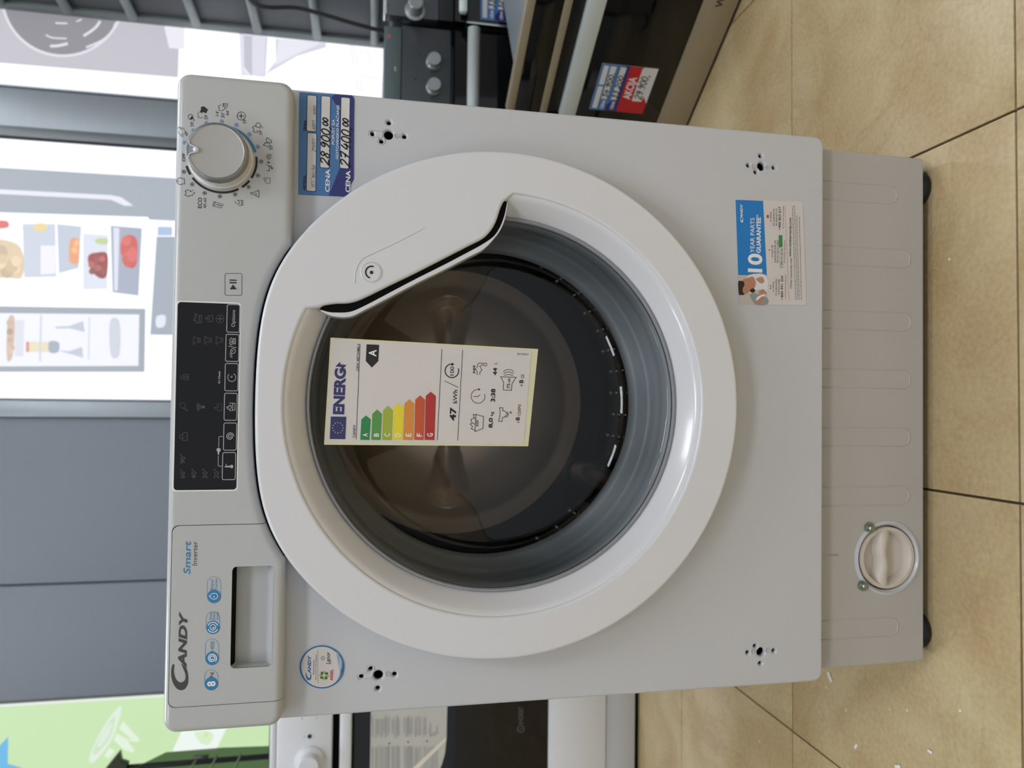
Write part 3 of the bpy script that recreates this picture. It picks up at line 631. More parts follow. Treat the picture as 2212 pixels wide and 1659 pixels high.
# ---- program dial
M_dial = mat('dial_grey', (172, 171, 168), .3, coat=.3)
M_dialside = mat('dial_side', (214, 212, 208), .25, coat=.5)
dl = lathe('program_dial', [(.0285, PY), (.0282, PY-.004), (.0268, PY-.0055), (.0262, PY-.012), (.0252, PY-.0185), (.0244, PY-.0205), (.0238, PY-.0205)], DLC, M_dialside, W_, 96)
lathe('dial_cap', [(.0239, PY-.0204), (.0234, PY-.0213), (.0228, PY-.0208), (.022, PY-.0206), (0, PY-.0206)], DLC, M_dial, dl, 96)
V, F = curveg([roundpoly([(DLC[0]-.0072, DLC[1]+.0242), (DLC[0]-.0028, DLC[1]+.0195), (DLC[0]-.0022, DLC[1]+.0165), (DLC[0]+.0022, DLC[1]+.0165), (DLC[0]+.0028, DLC[1]+.0195), (DLC[0]+.0072, DLC[1]+.0242), (DLC[0], DLC[1]+.0254)], .0022)], PY-.0212, .003, .0006, 3)
mesh('dial_pointer', V, F, mat('dial_clear_tip', (140, 147, 158), .12, coat=1), dl, True, sharp=60)
lathe('pointer_bead', [(.0026, PY-.0208), (.0025, PY-.0222), (.0019, PY-.0232), (.001, PY-.0237), (0, PY-.0238)], (DLC[0], DLC[1]+.0168), mat('bead_glint', (226, 230, 238), .05, coat=1), dl, 24)  # glint on the clear bead is put into its whitish colour
for sg in (-1, 1):
    tube('notch_edge', smooth_path([(DLC[0]+sg*.0078, PY-.0214, DLC[1]+.0232), (DLC[0]+sg*.0046, PY-.0218, DLC[1]+.0222), (DLC[0]+sg*.003, PY-.0218, DLC[1]+.0196), (DLC[0]+sg*.0024, PY-.0216, DLC[1]+.0176)], 5), .0005, mat('bead_glint', (226, 230, 238), .05), dl, 8)
lathe('dial_rim', [(.0262, PY-.013), (.0262, PY-.0195), (.0252, PY-.0217), (.0242, PY-.0219), (.0238, PY-.0208)], DLC, M_acryl, dl, 96)

# ================================================================== stickers on the washing machine
# ---- energy label on the door glass
LY = -.0118
zH2 = Zm(680, 720, 4.424)
en = thing('energy_label', 'white energy rating label with rainbow arrows stuck on the washing machine door glass', 'label', P(925, 850, LY))
paper('backing_sheet', [(150, 42), (165, 41), (2135, 150), (2040, 1080), (88, 1065)], LY, mat('label_backing', (214, 212, 176), .5), en, z=zH2)
pw = [(180, 62), (2055, 163), (2072, 180), (1998, 1042), (1985, 1056), (125, 1040), (113, 1025), (165, 76)]
paper('face_sheet', pw, LY-.0003, M_paper, en, .0002, zH2)
eL = Ink(onY(LY-.0005)).tilt(zH2(395, 1012), zH2(432, 105))
k = eL.copy(); k.poly(zH2, [(153, 795), (302, 797), (292, 1012), (142, 1010)]); k.build('flag', mat('ink_navy', (52, 52, 104), .5), en)
k = Ink(onY(LY-.0006))
for i in range(12): k.disc(zH2, (220+50*math.cos(i*pi/6), 903+50*math.sin(i*pi/6)), 5, 8)
o = k.build('flag_stars', mat('ink_yellow', (220, 200, 120), .5), en); o['kind'] = 'stuff'
k = eL.copy(); k.text(zH2, 'ENERG', 172, 281, 776, 336, bold=.05)
k.poly(zH2, [(195, 318), (243, 272), (246, 296), (305, 303), (258, 348), (250, 322)]); k.build('title_print', MATS['ink_navy'], en)
k = eL.copy()
for q in (((395, 1012), (432, 105)), ((1170, 1022), (1215, 150)), ((1365, 1025), (1413, 160))): k.line(zH2, q, 5)
k.text(zH2, 'CANDY', 362, 386, 998, 872, bold=.02); k.text(zH2, 'CBW 48TWME-S', 395, 418, 362, 100, bold=.012)
k.text(zH2, '47', 1288, 1348, 838, 708, bold=.035); k.text(zH2, 'kWh', 1318, 1360, 670, 540, bold=.012); k.line(zH2, [(1372, 517), (1240, 455)], 5)
k.arc(zH2, (1310, 358), 65, 10, -20, 285); k.poly(zH2, [(1308, 280), (1335, 296), (1305, 312)]); k.text(zH2, '100', 1292, 1328, 404, 318, bold=.012)
icon(k, zH2, [[(1530, 940), (1608, 908), (1612, 795), (1540, 775), (1530, 940)], [(1540, 780), (1515, 775), (1522, 806), (1490, 825), (1502, 855), (1483, 868), (1508, 890), (1495, 912), (1528, 925)], [(1522, 806), (1540, 830)], [(1502, 855), (1535, 870)], [(1545, 885), (1558, 885), (1560, 835), (1547, 835), (1545, 885)]], 5.5)
k.text(zH2, '8,0', 1660, 1698, 905, 808, bold=.035); k.text(zH2, 'kg', 1676, 1704, 790, 750, bold=.012)
k.arc(zH2, (1560, 602), 66, 5, -20, 285); k.poly(zH2, [(1565, 524), (1583, 536), (1562, 548)]); icon(k, zH2, [[(1515, 602), (1560, 605), (1582, 585)]], 5.5)
k.text(zH2, '3:38', 1680, 1722, 656, 530, bold=.035)
icon(k, zH2, [[(1552, 398), (1550, 360), (1535, 345), (1535, 335)], [(1578, 398), (1578, 370), (1598, 350), (1575, 315), (1600, 305), (1602, 285), (1565, 285), (1545, 330)], [(1522, 315), (1522, 375)], [(1510, 335), (1540, 345)], [(1510, 352), (1540, 340)]], 5.5)
k.arc(zH2, (1522, 316), 8, 5); k.arc(zH2, (1522, 374), 8, 5); k.arc(zH2, (1628, 298), 15, 5)
k.text(zH2, '44', 1702, 1740, 402, 330, bold=.035); k.text(zH2, 'L', 1715, 1742, 296, 280, bold=.012)
icon(k, zH2, [[(1800, 540), (1880, 545), (1885, 480), (1925, 420), (1776, 415), (1805, 470), (1800, 540)]], 5.5); k.text(zH2, '75', 1835, 1864, 528, 480, bold=.02); k.text(zH2, 'dB', 1846, 1868, 472, 430, bold=.012)
for r in (30, 55, 80): k.arc(zH2, (1852, 425), 55+r*.2, 5, 225, 315, 12, ry=r)
k.text(zH2, 'A', 1962, 1985, 508, 488, bold=.012); k.text(zH2, 'B', 1953, 1993, 476, 445, bold=.035); k.text(zH2, 'CD', 1972, 1998, 432, 392, bold=.012)
icon(k, zH2, [[(1757, 840), (1790, 842), (1792, 805), (1815, 798), (1828, 782), (1850, 772), (1828, 760), (1815, 742), (1795, 740), (1798, 712), (1765, 710), (1772, 745), (1768, 790), (1757, 840)], [(1815, 798), (1838, 800), (1850, 772)], [(1828, 760), (1848, 752)]], 5.5); k.arc(zH2, (1872, 757), 8, 5)
k.text(zH2, 'A', 1932, 1953, 860, 840, bold=.012); k.text(zH2, 'B', 1920, 1958, 832, 800, bold=.035); k.text(zH2, 'CDEFG', 1940, 1966, 788, 680, bold=.012)
k.text(zH2, '2019/2014', 188, 206, 1932, 2042, down=True)
k.build('black_print', M_ink, en, gap=.0008)
k = eL.copy(); k.poly(zH2, [(495, 105), (615, 110), (607, 265), (545, 328), (487, 265)]); k.build('class_badge', M_ink, en)
eW = Ink(onY(LY-.0007), eL.ex, eL.ez)
for ch, x0, x1, sh, tip, rgb in (('A', 440, 533, 822, 785, (47, 133, 76)), ('B', 545, 640, 768, 728, (86, 150, 74)), ('C', 648, 745, 735, 692, (160, 176, 60)), ('D', 750, 850, 705, 666, (232, 214, 50)),
                                 ('E', 852, 950, 670, 630, (218, 142, 60)), ('F', 955, 1052, 633, 592, (196, 86, 52)), ('G', 1055, 1155, 597, 558, (176, 50, 48))):
    k = eL.copy(); d = 6; k.poly(zH2, [(x0-d, 1018), (x1-d-5, 1021), (x1+2, sh+2), ((x0+x1)/2+3, tip), (x0+5, sh)]); a = k.build('class_arrow', mat('ink_class_'+ch.lower(), rgb, .5), en)
    k = eW.copy(); k.text(zH2, ch, x0+18, x1-28, 988, 955, bold=.02); k.build('class_letter', M_inkwhite, en)
k = eW.copy(); k.text(zH2, 'A', 515, 588, 222, 158, bold=.02); k.build('class_letter', M_inkwhite, en)

# ---- shelf price card below the control panel
zG = Zm(640, 190, 6.913); GY2 = -.0006
M_cardblue = mat('card_blue', (72, 118, 172), .3); M_cardnavy = mat('card_navy', (48, 52, 116), .3); M_cardwhite = mat('card_white', (214, 214, 214), .4); M_pen = mat('marker_black', (14, 14, 16), .4)
pc_ = thing('price_card', 'blue price card with two handwritten prices on the washing machine below its dial', 'price card', P(705, 310, GY2))
paper('card_sheet', [(45, 62), (835, 108), (868, 160), (862, 500), (858, 1360), (812, 1445), (765, 1625), (30, 1590)], GY2, M_cardblue, pc_, .0005, zG)
k = Ink(onY(GY2-.0002)); k.poly(zG, [(572, 95), (525, 140), (640, 330), (652, 1190), (485, 1606), (764, 1623), (812, 1443), (857, 1359), (861, 500), (866, 162), (834, 110)]); k.build('navy_area', M_cardnavy, pc_)
for x0, x1, y0, y1 in ((155, 305, 118, 645), (152, 305, 680, 1540), (355, 512, 130, 1190), (650, 803, 150, 1200)):
    a = P(*zG(x0, y1), GY2); b_ = P(*zG(x1, y0), GY2); rr = rrect(a.x, b_.x, b_.z, a.z, .0016)
    k = Ink(onY(GY2-.0003)); k.add([Vector((u, GY2-.0003, v)) for u, v in rr], [tuple(range(len(rr)))]); bo = k.build('price_field', M_cardwhite, pc_)
    k = Ink(onY(GY2-.0004)); k.strokew([Vector((u, GY2-.0004, v)) for u, v in rr], .0005, True); k.build('field_outline', M_ink, pc_)
gi = onY(GY2-.0005)
k = Ink(gi); k.text(zG, 'CENA', 432, 498, 1555, 1215, bold=.025); k.text(zG, 'CENA', 735, 803, 1560, 1235, bold=.025); k.text(zG, 'POPUST ZA', 530, 568, 845, 470, bold=.01); k.text(zG, 'GOTOVINSKO PLAĆANJE', 590, 628, 1065, 255, bold=.01)
k.build('printed_words', M_inkwhite, pc_, gap=.0006)
k = Ink(gi); k.text(zG, 'ARTIKAL', 100, 142, 1530, 1300, bold=.02); k.text(zG, 'ŠIFRA', 108, 150, 640, 480, bold=.02); k.build('field_names', M_ink, pc_, gap=.001)
k = Ink(onY(GY2-.0006)); k.hand(zG, '28.900,00', 365, 492, 1160, 455, 20, small=7); k.hand(zG, '27.400,00', 662, 800, 1185, 465, 20, small=7); k.build('handwritten_price', M_pen, pc_, gap=.0006)
k = Ink(onY(GY2-.0006)); k.hand(zG, 'VES^', 225, 272, 1490, 1385, 5); k.hand(zG, 'MAS^INA', 240, 282, 1350, 1150, 5); k.hand(zG, '214911', 235, 288, 955, 760, 5); k.hand(zG, '60213', 240, 278, 625, 485, 5); k.hand(zG, '60000', 255, 285, 395, 262, 5)
k.build('handwritten_article', mat('pen_grey', (92, 86, 100), .5), pc_)

# ---- guarantee sticker
zI = Zm(1560, 400, 5.925)
gu = thing('guarantee_sticker', 'blue and white ten year guarantee sticker low on the washing machine front', 'sticker', P(1665, 545, GY2))
paper('sticker_sheet', [(175, 176), (1010, 213), (1032, 240), (1078, 1515), (1062, 1537), (232, 1528), (212, 1500), (160, 195)], GY2, M_paper, gu, .0004, zI)
g1, g2, g3 = onY(GY2-.0002), onY(GY2-.0003), onY(GY2-.0004)
k = Ink(g1); k.poly(zI, [(170, 186), (524, 200), (572, 1160), (205, 1150)]); k.build('blue_area', mat('sticker_blue', (20, 124, 200), .35), gu)
k = Ink(g1); k.poly(zI, [(205, 1150), (572, 1160), (576, 1526), (225, 1518), (214, 1490)]); ph = k.build('printed_photo', mat('photo_ground', (196, 188, 180), .4), gu)
for ti, (rgb, pts) in enumerate((((150, 150, 152), [(350, 1390), (400, 1380), (575, 1440), (576, 1525), (420, 1522)]), ((222, 222, 224), [(340, 1150), (560, 1150), (572, 1380), (470, 1330), (350, 1390), (330, 1240)]), ((186, 132, 104), [(250, 1230), (320, 1190), (390, 1170), (420, 1210), (430, 1270), (400, 1330), (300, 1395), (255, 1390)]),
                 ((190, 140, 112), [(430, 1200), (510, 1175), (540, 1230), (500, 1260)]), ((38, 26, 24), [(206, 1240), (240, 1225), (275, 1235), (285, 1280), (268, 1310), (262, 1360), (285, 1400), (240, 1405), (213, 1390)]), ((44, 30, 26), [(355, 1340), (400, 1320), (425, 1350), (400, 1375), (370, 1372)]),
                 ((186, 134, 108), [(470, 1370), (520, 1330), (565, 1370), (560, 1395), (490, 1400)]), ((236, 236, 238), [(435, 1480), (450, 1430), (535, 1395), (545, 1415), (470, 1500)]), ((186, 134, 108), [(440, 1480), (520, 1420), (530, 1450), (480, 1515), (440, 1515)]))):
    k = Ink(onY(GY2-.0003-ti*.00004)); W = smooth_path([Vector((a, b_, 0)) for a, b_ in pts], 3, True); k.poly(zI, [(v.x, v.y) for v in W]); k.build('photo_tone', mat('photo_%d_%d' % rgb[:2], rgb, .4), gu)
k = Ink(g3); k.poly(zI, [(228, 400), (240, 470), (262, 478), (270, 440), (262, 425), (258, 455), (245, 455), (236, 420)]); k.text(zI, 'ANDY', 232, 262, 425, 240, bold=.03, shear=.2)
k.text(zI, '10', 330, 513, 1120, 880, bold=.03); k.text(zI, 'YEAR PARTS', 360, 412, 865, 420); k.text(zI, 'GUARANTEE*', 438, 494, 870, 378, bold=.03); k.build('white_lettering', M_inkwhite, gu, gap=.0006)
k = Ink(g2)
for t in (('10 ANNI', 645, 663, 1365, 1237), ('DI GARANZIA', 681, 702, 1412, 1200), ('SUI RICAMBI', 716, 737, 1400, 1205), ('10 ANS DE', 630, 650, 925, 765), ('GARANTIE SUR LES', 667, 688, 992, 708), ('PIÈCES DÉTACHÉES', 702, 720, 995, 705),
          ('0 800 94 59 06', 748, 770, 1052, 812), ('10 AÑOS', 612, 632, 475, 342), ('DE GARANTÍA', 650, 670, 522, 300), ('EN REPUESTOS', 685, 706, 522, 300), ('Other countries visit', 866, 892, 1322, 930)): k.text(zI, *t)
for t in (('800 991 350', 752, 780, 1438, 1160), ('900 823 617', 722, 750, 548, 275), ('www.registercandy.com', 853, 883, 917, 418)): k.text(zI, *t, bold=.02)
k.line(zI, [(805, 270), (856, 1475)], 2); k.arc(zI, (768, 1455), 9, 5, 30, 250); k.arc(zI, (738, 560), 9, 5, 30, 250)
k.build('dark_lettering', M_inkgrey, gu, gap=.0004)
k = Ink(g2)
for t in (('ATTIVAZIONE NECESSARIA', 803, 817, 1456, 1145), ('ACTIVATION NÉCESSAIRE', 793, 807, 1000, 700), ('ACTIVACIÓN NECESARIA', 776, 790, 562, 265)): k.text(zI, *t)
k.poly(zI, [(612, 1282), (626, 1282), (627, 1298), (613, 1298)]); k.poly(zI, [(595, 822), (612, 822), (613, 836), (596, 836)]); k.poly(zI, [(570, 380), (596, 380), (597, 420), (571, 420)]); k.build('red_print', mat('ink_red', (176, 70, 66), .5), gu, gap=.0006)
k = Ink(g2); k.poly(zI, [(724, 645), (768, 642), (772, 785), (748, 800), (726, 788)]); k.line(zI, [(724, 640), (768, 640), (782, 1058), (738, 1062)], 2, True); k.poly(zI, [(612, 1312), (628, 1312), (629, 1327), (613, 1327)]); k.build('green_print', mat('ink_green', (58, 140, 72), .5), gu, gap=.0004)
k = Ink(g2)
for r0, r1 in ((900, 945), (925, 970), (950, 990), (985, 1018)):
    y = 1468
    while y > (280 if r0 < 950 else 410):
        ln = random.uniform(14, 46); k.line(zI, [(r0+(r1-r0)*(y-280)/1190*.9, y), (r0+(r1-r0)*(y-ln-280)/1190*.9, y-ln)], 7); y -= ln+9
o = k.build('fine_print', mat('ink_fine', (120, 116, 112), .5), gu); o['kind'] = 'stuff'

# ---- round detergent sticker
zJ = Zm(630, 1370, 8.848)
rd = thing('round_sticker', 'round blue-edged detergent sticker on the washing machine under its drawer', 'sticker', P(693, 1438, GY2))
def ell(cx_, cy_, rx, ry, n=64): return [(cx_+rx*math.cos(2*pi*i/n), cy_+ry*math.sin(2*pi*i/n)) for i in range(n)]
paper('sticker_sheet', ell(574, 626, 440, 424), GY2, M_inkpale, rd, .0004, zJ)
for nm, rx, ry, m, d in (('blue_ring', 428, 412, mat('ring_blue', (44, 100, 152), .4), .0002), ('sticker_face', 394, 388, M_paper, .0003)):
    k = Ink(onY(GY2-d)); k.poly(zJ, ell(578, 626, rx, ry)); k.build(nm, m, rd)
j4, j5 = onY(GY2-.0004), onY(GY2-.0005)
k = Ink(j4); k.poly(zJ, [(845, 330), (900, 370), (955, 460), (975, 560), (965, 700), (925, 800), (880, 880), (850, 900), (930, 740), (880, 560)]); k.build('water_wash', mat('wash_pale', (166, 186, 206), .4), rd)
k = Ink(j5)
for pts in ([(880, 340), (920, 400), (960, 480), (970, 560), (950, 480), (905, 400)], [(910, 820), (970, 700), (985, 600), (940, 520), (965, 600), (930, 710)], [(885, 360), (890, 460), (910, 560), (900, 470)]): k.poly(zJ, pts)
k.build('water_swirl', mat('swirl_blue', (74, 118, 168), .4), rd, gap=.0001)
k = Ink(j5); W = smooth_path([Vector((*q, 0)) for q in [(272, 735), (268, 790), (285, 850), (325, 882), (362, 865), (376, 820), (370, 770), (358, 745)]], 4)+smooth_path([Vector((*q, 0)) for q in [(352, 775), (352, 815), (335, 840), (305, 815), (288, 775), (285, 738)]], 4)
k.poly(zJ, [(v.x, v.y) for v in W]); k.text(zJ, 'ANDY', 302, 368, 752, 400, bold=.045, shear=.2); k.build('blue_lettering', mat('swirl_ink', (36, 110, 170), .4), rd)
k = Ink(j5); k.text(zJ, 'Recommends', 405, 430, 768, 490); k.text(zJ, 'Recommande / Рекомендует', 449, 468, 872, 385); k.line(zJ, [(500, 310), (504, 940)], 4); k.text(zJ, 'Lenor', 655, 728, 568, 335, bold=.01, shear=.15); k.line(zJ, [(748, 570), (742, 480)], 8); k.arc(zJ, (597, 460), 34, 6); k.text(zJ, 'P&G', 588, 608, 480, 442); k.build('black_lettering', M_ink, rd, gap=.0004)
k = Ink(j5); k.text(zJ, 'ARIEL', 732, 790, 886, 668, bold=.03); k.build('red_lettering', mat('ariel_red', (190, 52, 66), .4), rd)
for i in range(8):
    a = i*pi/4; k = Ink(j5); c0 = (620, 790)
    k.poly(zJ, [(c0[0]+r*math.cos(a+t), c0[1]+r*math.sin(a+t)) for r, t in ((28, -.4), (70, -.35), (94, .1), (78, .5), (40, .35))]); k.build('petal', mat('petal_dark', (62, 104, 40), .4) if i % 2 else mat('petal_light', (150, 184, 96), .4), rd)

# ================================================================== built-in ovens at the right
def knob(name, c, y, r, h, m, parent, ratio=.86):
    return lathe(name, [(r, y), (r, y-h*.25), (r*ratio, y-h*.4), (r*ratio, y-h*.92), (r*ratio*.92, y-h), (0, y-h)], c, m, parent, 40)
M_knob = mat('knob_silver', (160, 164, 166), .35, metal=.6)
OY = .87
ov = thing('built_in_oven', 'dark steel built-in oven with two round knobs standing beside the washing machine', 'oven', (.52, 1.1, 0))
box('chassis', .24, .80, OY+.03, 1.42, .012, .575, M_darksteel, ov, .004)
box('control_fascia', .224, .819, OY, OY+.03, .4815, .5885, M_darksteel, ov, .002)
box('door', .224, .819, OY-.004, OY+.03, .04, .474, M_glassblack, ov, .003)
box('foot_rail', .224, .819, OY+.01, OY+.04, .0, .038, M_darksteel, ov, .002)
for px in ((938, 130), (938, 185)):
    p = P(*px, OY-.012); knob('knob', (p.x, p.z), OY, .0172, .022, M_knob, ov)
hp = [P(1020, 60, OY-.045), P(1020, 235, OY-.045)]
h0 = Vector((.805, OY-.045, .437)); h1 = Vector((.24, OY-.045, .437))
hb = tube('door_handle', [h0, h1], .0135, M_alubar, ov, 16)
for x in (.77, .275): tube('handle_post', [(x, OY-.045, .437), (x, OY-.002, .437)], .007, M_chrome, hb, 10)
k = Ink(onY(OY-.0003)); 
for q in ((905, 122), (898, 173)): k.line(lambda x, y: (x, y), [(q[0], q[1]), (q[0], q[1]-4)], 3)
k.build('knob_marks', M_ink, ov, gap=.001)
hobt = thing('metal_tray', 'flat grey metal tray lying on top of the dark steel oven', 'tray', (.52, 1.1, .589))
box('tray_body', .235, .817, OY+.005, 1.40, .5890, .6265, mat('tray_grey', (98, 112, 114), .45, metal=.3), hobt, .003)
k = Ink(onY(OY+.0047)); zM = Zm(820, 0, 6.506); k.text(zM, '66', 205, 228, 998, 935); k.build('number_mark', M_inkwhite, hobt)
k = Ink(onY(OY+.0047)); k.poly(zM, [(105, 488), (155, 485), (155, 530), (108, 535)]); k.build('red_mark', mat('mark_red', (190, 96, 76), .5), hobt)

ob = thing('built_in_oven', 'black-doored built-in oven with tall cylindrical knobs at the frame edge beside the two-knob oven', 'oven', (1.13, 1.1, 0))
BY = OY-.012
box('chassis', .85, 1.42, BY+.03, 1.28, .03, .612, M_darksteel, ob, .004)
box('foot_rail', .85, 1.42, BY+.03, 1.28, .0, .03, M_black, ob, .002)
box('control_fascia', .832, 1.43, BY, BY+.03, .512, .622, M_darksteel, ob, .002)
box('top_trim', .832, 1.43, BY-.002, BY+.03, .6225, .63, M_chrome, ob, .001)
box('vent_strip', .834, 1.428, BY+.002, BY+.03, .478, .511, M_black, ob, .001)
box('door', .832, 1.43, BY-.004, BY+.03, .04, .476, M_glassblack, ob, .003)
box('door_edge', .8305, .8355, BY-.0055, BY+.02, .04, .45, M_chrome, ob, .001)
hb = box('door_handle', .836, 1.42, BY-.04, BY-.022, .452, .47, M_alubar, ob, .006)
for x in (.86, 1.39): box('handle_post', x-.008, x+.008, BY-.03, BY, .455, .467, M_chrome, hb, .002)
for px in ((898, 8), (898, -70)):
    p = P(*px, BY-.03); lathe('knob', [(.022, BY), (.022, BY-.004), (.0165, BY-.006), (.016, BY-.038), (.0145, BY-.04), (0, BY-.04)], (p.x, p.z), M_knob, ob, 40)

# price cards on the ovens and the microwave
def small_card(nm, label, pt, ex, ez, nrm, w, h, prices, action):
    """pt: lower left corner; blue upper half with prices, red and white lower half"""
    ex, ez, nrm = Vector(ex), Vector(ez), Vector(nrm); pt = Vector(pt)
    t = thing(nm, label, 'price card', pt)
    def pl(d): return lambda u, v: pt+ex*(u*w)+ez*(v*h)+nrm*d
    idz = lambda x, y: (x, y)
    V, F = curveg([[(0, 0), (w, 0), (w, h), (0, h)]], 0, .0006, .0001, 0, xf=lambda x, y, z: pt+ex*x+ez*y+nrm*(z+.0007)); mesh('card_sheet', V, F, M_cardwhite, t)
    def quad(name, m, d, pts): k = Ink(pl(d), ex, ez); k.poly(idz, pts); return k.build(name, m, t)
    quad('blue_area', M_cardblue, .0008, [(0, .5), (1, .5), (1, 1), (0, 1)]); quad('navy_area', M_cardnavy, .0009, [(0, .5), (1, .5), (1, .58), (.3, .6), (.12, .72), (0, .72)])
    quad('red_area', mat('card_red', (186, 34, 40), .35), .0008, [(0, .5), (1, .5), (1, .26), (.6, .22), (.24, .0), (0, 0)])
    for a in ((.04, .52, .87, .96), (.56, .96, .87, .96), (.26, .96, .735, .84), (.26, .96, .56, .665)): quad('price_field', M_cardwhite, .001, [(a[0], a[2]), (a[1], a[2]), (a[1], a[3]), (a[0], a[3])])
    quad('price_field', M_cardwhite, .001, [(.27, .1), (.97, .1), (.97, .28), (.27, .28)])
    class K(Ink): pass
    def words(txts, m, name, d, hand=False, wd=.002):
        k = Ink(pl(d), ex, ez)
        for txt, u0, u1, v0, v1 in txts:
            z = lambda xx, yy: (yy, xx)
            if hand: 
                X = 0; G = []
                for ch in txt:
                    for st in HAND.get(ch, []): G.append([((X+a)+.2*b_, b_) for a, b_ in st])
                    X += {',': .3, '.': .3}.get(ch, .68)
                for st in G: k.strokew(smooth_path([pt+ex*((u0+(u1-u0)*a/X)*w)+ez*((v0+(v1-v0)*b_)*h)+nrm*d for a, b_ in st], 4), wd)
            else: k.text(z, txt, v1, v0, u0, u1, bold=.02)
        k.build(name, m, t)
    words([('CENA', .04, .23, .75, .81), ('CENA', .04, .23, .57, .63)]+([('AKCIJA', .3, .78, .32, .46)] if action else []), M_inkwhite, 'printed_words', .0011)
    words([(prices[0], .28, .82, .74, .83), (prices[1], .28, .82, .565, .655)]+([(prices[2], .32, .85, .12, .25)] if action else []), M_pen, 'handwritten_price', .0012, True)
    return t
small_card('price_card', 'blue and red price card on the door of the oven with cylindrical knobs', (.842, BY-.0048, .302), (1, 0, 0), (0, 0, 1), (0, -1, 0), .10, .118, ('33.300,', '32.300,', ''), False)

# ---- microwave standing on the floor, turned toward the aisle
mA = Vector((.583, .688, 0)); mD = Vector((.54756, -.83677, 0)); mN = Vector((-.83677, -.54756, 0)); up_ = Vector((0, 0, 1))
mw = thing('built_in_microwave', 'steel and black glass built-in microwave standing on the floor in front of the ovens', 'microwave', tuple(mA+mD*.29-mN*.18))
def mbox(name, s0, s1, d0, d1, z0, z1, m, parent, b=.002):      # s along the front, d behind it
    V, F = boxg(s0, s1, d0, d1, z0, z1, b); return mesh(name, [mA+mD*v[0]-mN*v[1]+up_*v[2] for v in V], F, m, parent, True, sharp=40)
mbox('chassis', .068, .51, .02, .36, .02, .383, mat('galvanised', (172, 184, 190), .35, metal=.7), mw, .003)
for s in (.1, .47):
    for d in (.06, .32): mbox('foot', s-.015, s+.015, d-.015, d+.015, 0, .02, M_black, mw)
mbox('top_frame', -.01, .585, 0, .02, .3715, .388, M_steel2, mw)
mbox('display_glass', -.01, .585, .001, .02, .321, .3712, M_glassblack, mw, .001)
mbox('lower_frame', -.01, .585, 0, .02, .306, .3207, M_steel2, mw)
mbox('door_gap', -.008, .583, .012, .02, .28, .3057, M_black, mw, .001)
mbox('handle_bar', -.01, .585, -.002, .018, .246, .2795, M_alubar, mw, .003)
mbox('door_glass', -.01, .585, 0, .02, .0725, .2457, M_glassblack, mw, .001)
mbox('bottom_frame', -.01, .585, 0, .02, .006, .072, M_steel2, mw)
mbox('base_gap', .0, .575, .01, .03, .0, .0058, M_black, mw, .0005)
small_card('price_card', 'blue and red sale price card on the black glass of the microwave', mA+mD*.014+up_*.109, mD, up_, mN, .1, .113, ('34.900,', '33.200,', '29.900,'), True)
k = Ink(lambda u, v: mA+mD*u+up_*v+mN*.0006, mD, up_); z = lambda x, y: (y, x); k.text(z, 'WHIRLPOOL', .047, .034, .243, .35, bold=.01); k.build('brand_print', M_ink, mw)

# ---- rack with pegs and the cable hanging from it
rk = thing('display_rack', 'tall grey metal rack with short pegs standing against the back wall behind the ovens', 'rack', (1.1, 1.5, 0))
M_rack = mat('rack_grey', (84, 88, 90), .5, metal=.2); M_rackl = mat('rack_light', (146, 154, 154), .45, metal=.2)
rd0 = Vector((1.098, 1.572, 0)); rdir = Vector((.127, -.992, 0)).normalized(); rn = Vector((-.992, -.127, 0)).normalized()
def rbox(name, s0, s1, d0, d1, z0, z1, m, parent, b=.002):
    V, F = boxg(s0, s1, d0, d1, z0, z1, b); return mesh(name, [rd0+rdir*v[0]-rn*v[1]+up_*v[2] for v in V], F, m, parent, True, sharp=40)
rbox('side_sheet', .0, .25, .012, .022, 0, 2.4, M_rack, rk); rbox('edge_post', -.004, .03, .002, .024, 0, 2.4, mat('rack_mid', (122, 130, 130), .5, metal=.2), rk, .004)
for i in range(11):
    z0 = .648+.172*i; V, F = tubeg([rd0+rdir*.034+rn*.004+up_*z0, rd0+rdir*.25+rn*.004+up_*z0], .0135, 12); mesh('peg', V, F, M_rackl, rk, True)
rbox('lower_tray', .02, .25, .0, .024, .56, .60, M_black, rk)
cb = [(528, -30), (545, 5), (580, 16), (640, 17), (700, 32), (760, 50), (830, 68), (862, 70)]
cpts = smooth_path([P(x, y, 1.295) for x, y in cb], 6)
tag(tube('power_cable', cpts+[cpts[-1]+Vector((0.02, .01, -.005))], .006, M_black, None, 8), 'black power cable hanging down in front of the pegged rack', 'cable')

# ================================================================== white cooker at the left
CY = .935
ck = thing('cooker', 'white freestanding cooker with black oven glass standing left of the washing machine', 'cooker', (-.92, 1.2, 0))
X0, X1 = -1.22, -.625
M_cook = mat('cooker_white', (226, 228, 232), .3, coat=.2)
box('body', X0, X1, CY+.02, 1.52, .03, .83, M_cook, ck, .004)
box('control_fascia', X0, X1, CY, CY+.03, .714, .832, M_cook, ck, .006)
box('hob_top', X0, X1, CY+.004, 1.53, .8325, .846, M_cook, ck, .005)
box('hob_rim', X0+.02, X1-.02, CY+.05, 1.5, .8465, .853, M_black, ck, .002)
dg = box('oven_door', X0, X1, CY+.002, CY+.024, .228, .668, M_glassblack, ck, .002)
box('door_gap', X0+.004, X1-.004, CY+.014, CY+.026, .669, .7135, M_hole, ck, 0)
box('handle_rail', X0, X1, CY-.012, CY+.02, .672, .698, M_cook, ck, .005)
box('drawer_front', X0, X1, CY+.002, CY+.024, .086, .2262, M_cook, ck, .003)
box('plinth', X0+.005, X1-.005, CY+.006, CY+.03, .012, .085, mat('cooker_grey', (196, 198, 202), .4), ck, .003)
box('base_gap', X0+.02, X1-.02, CY+.02, CY+.05, 0, .03, M_hole, ck, 0)
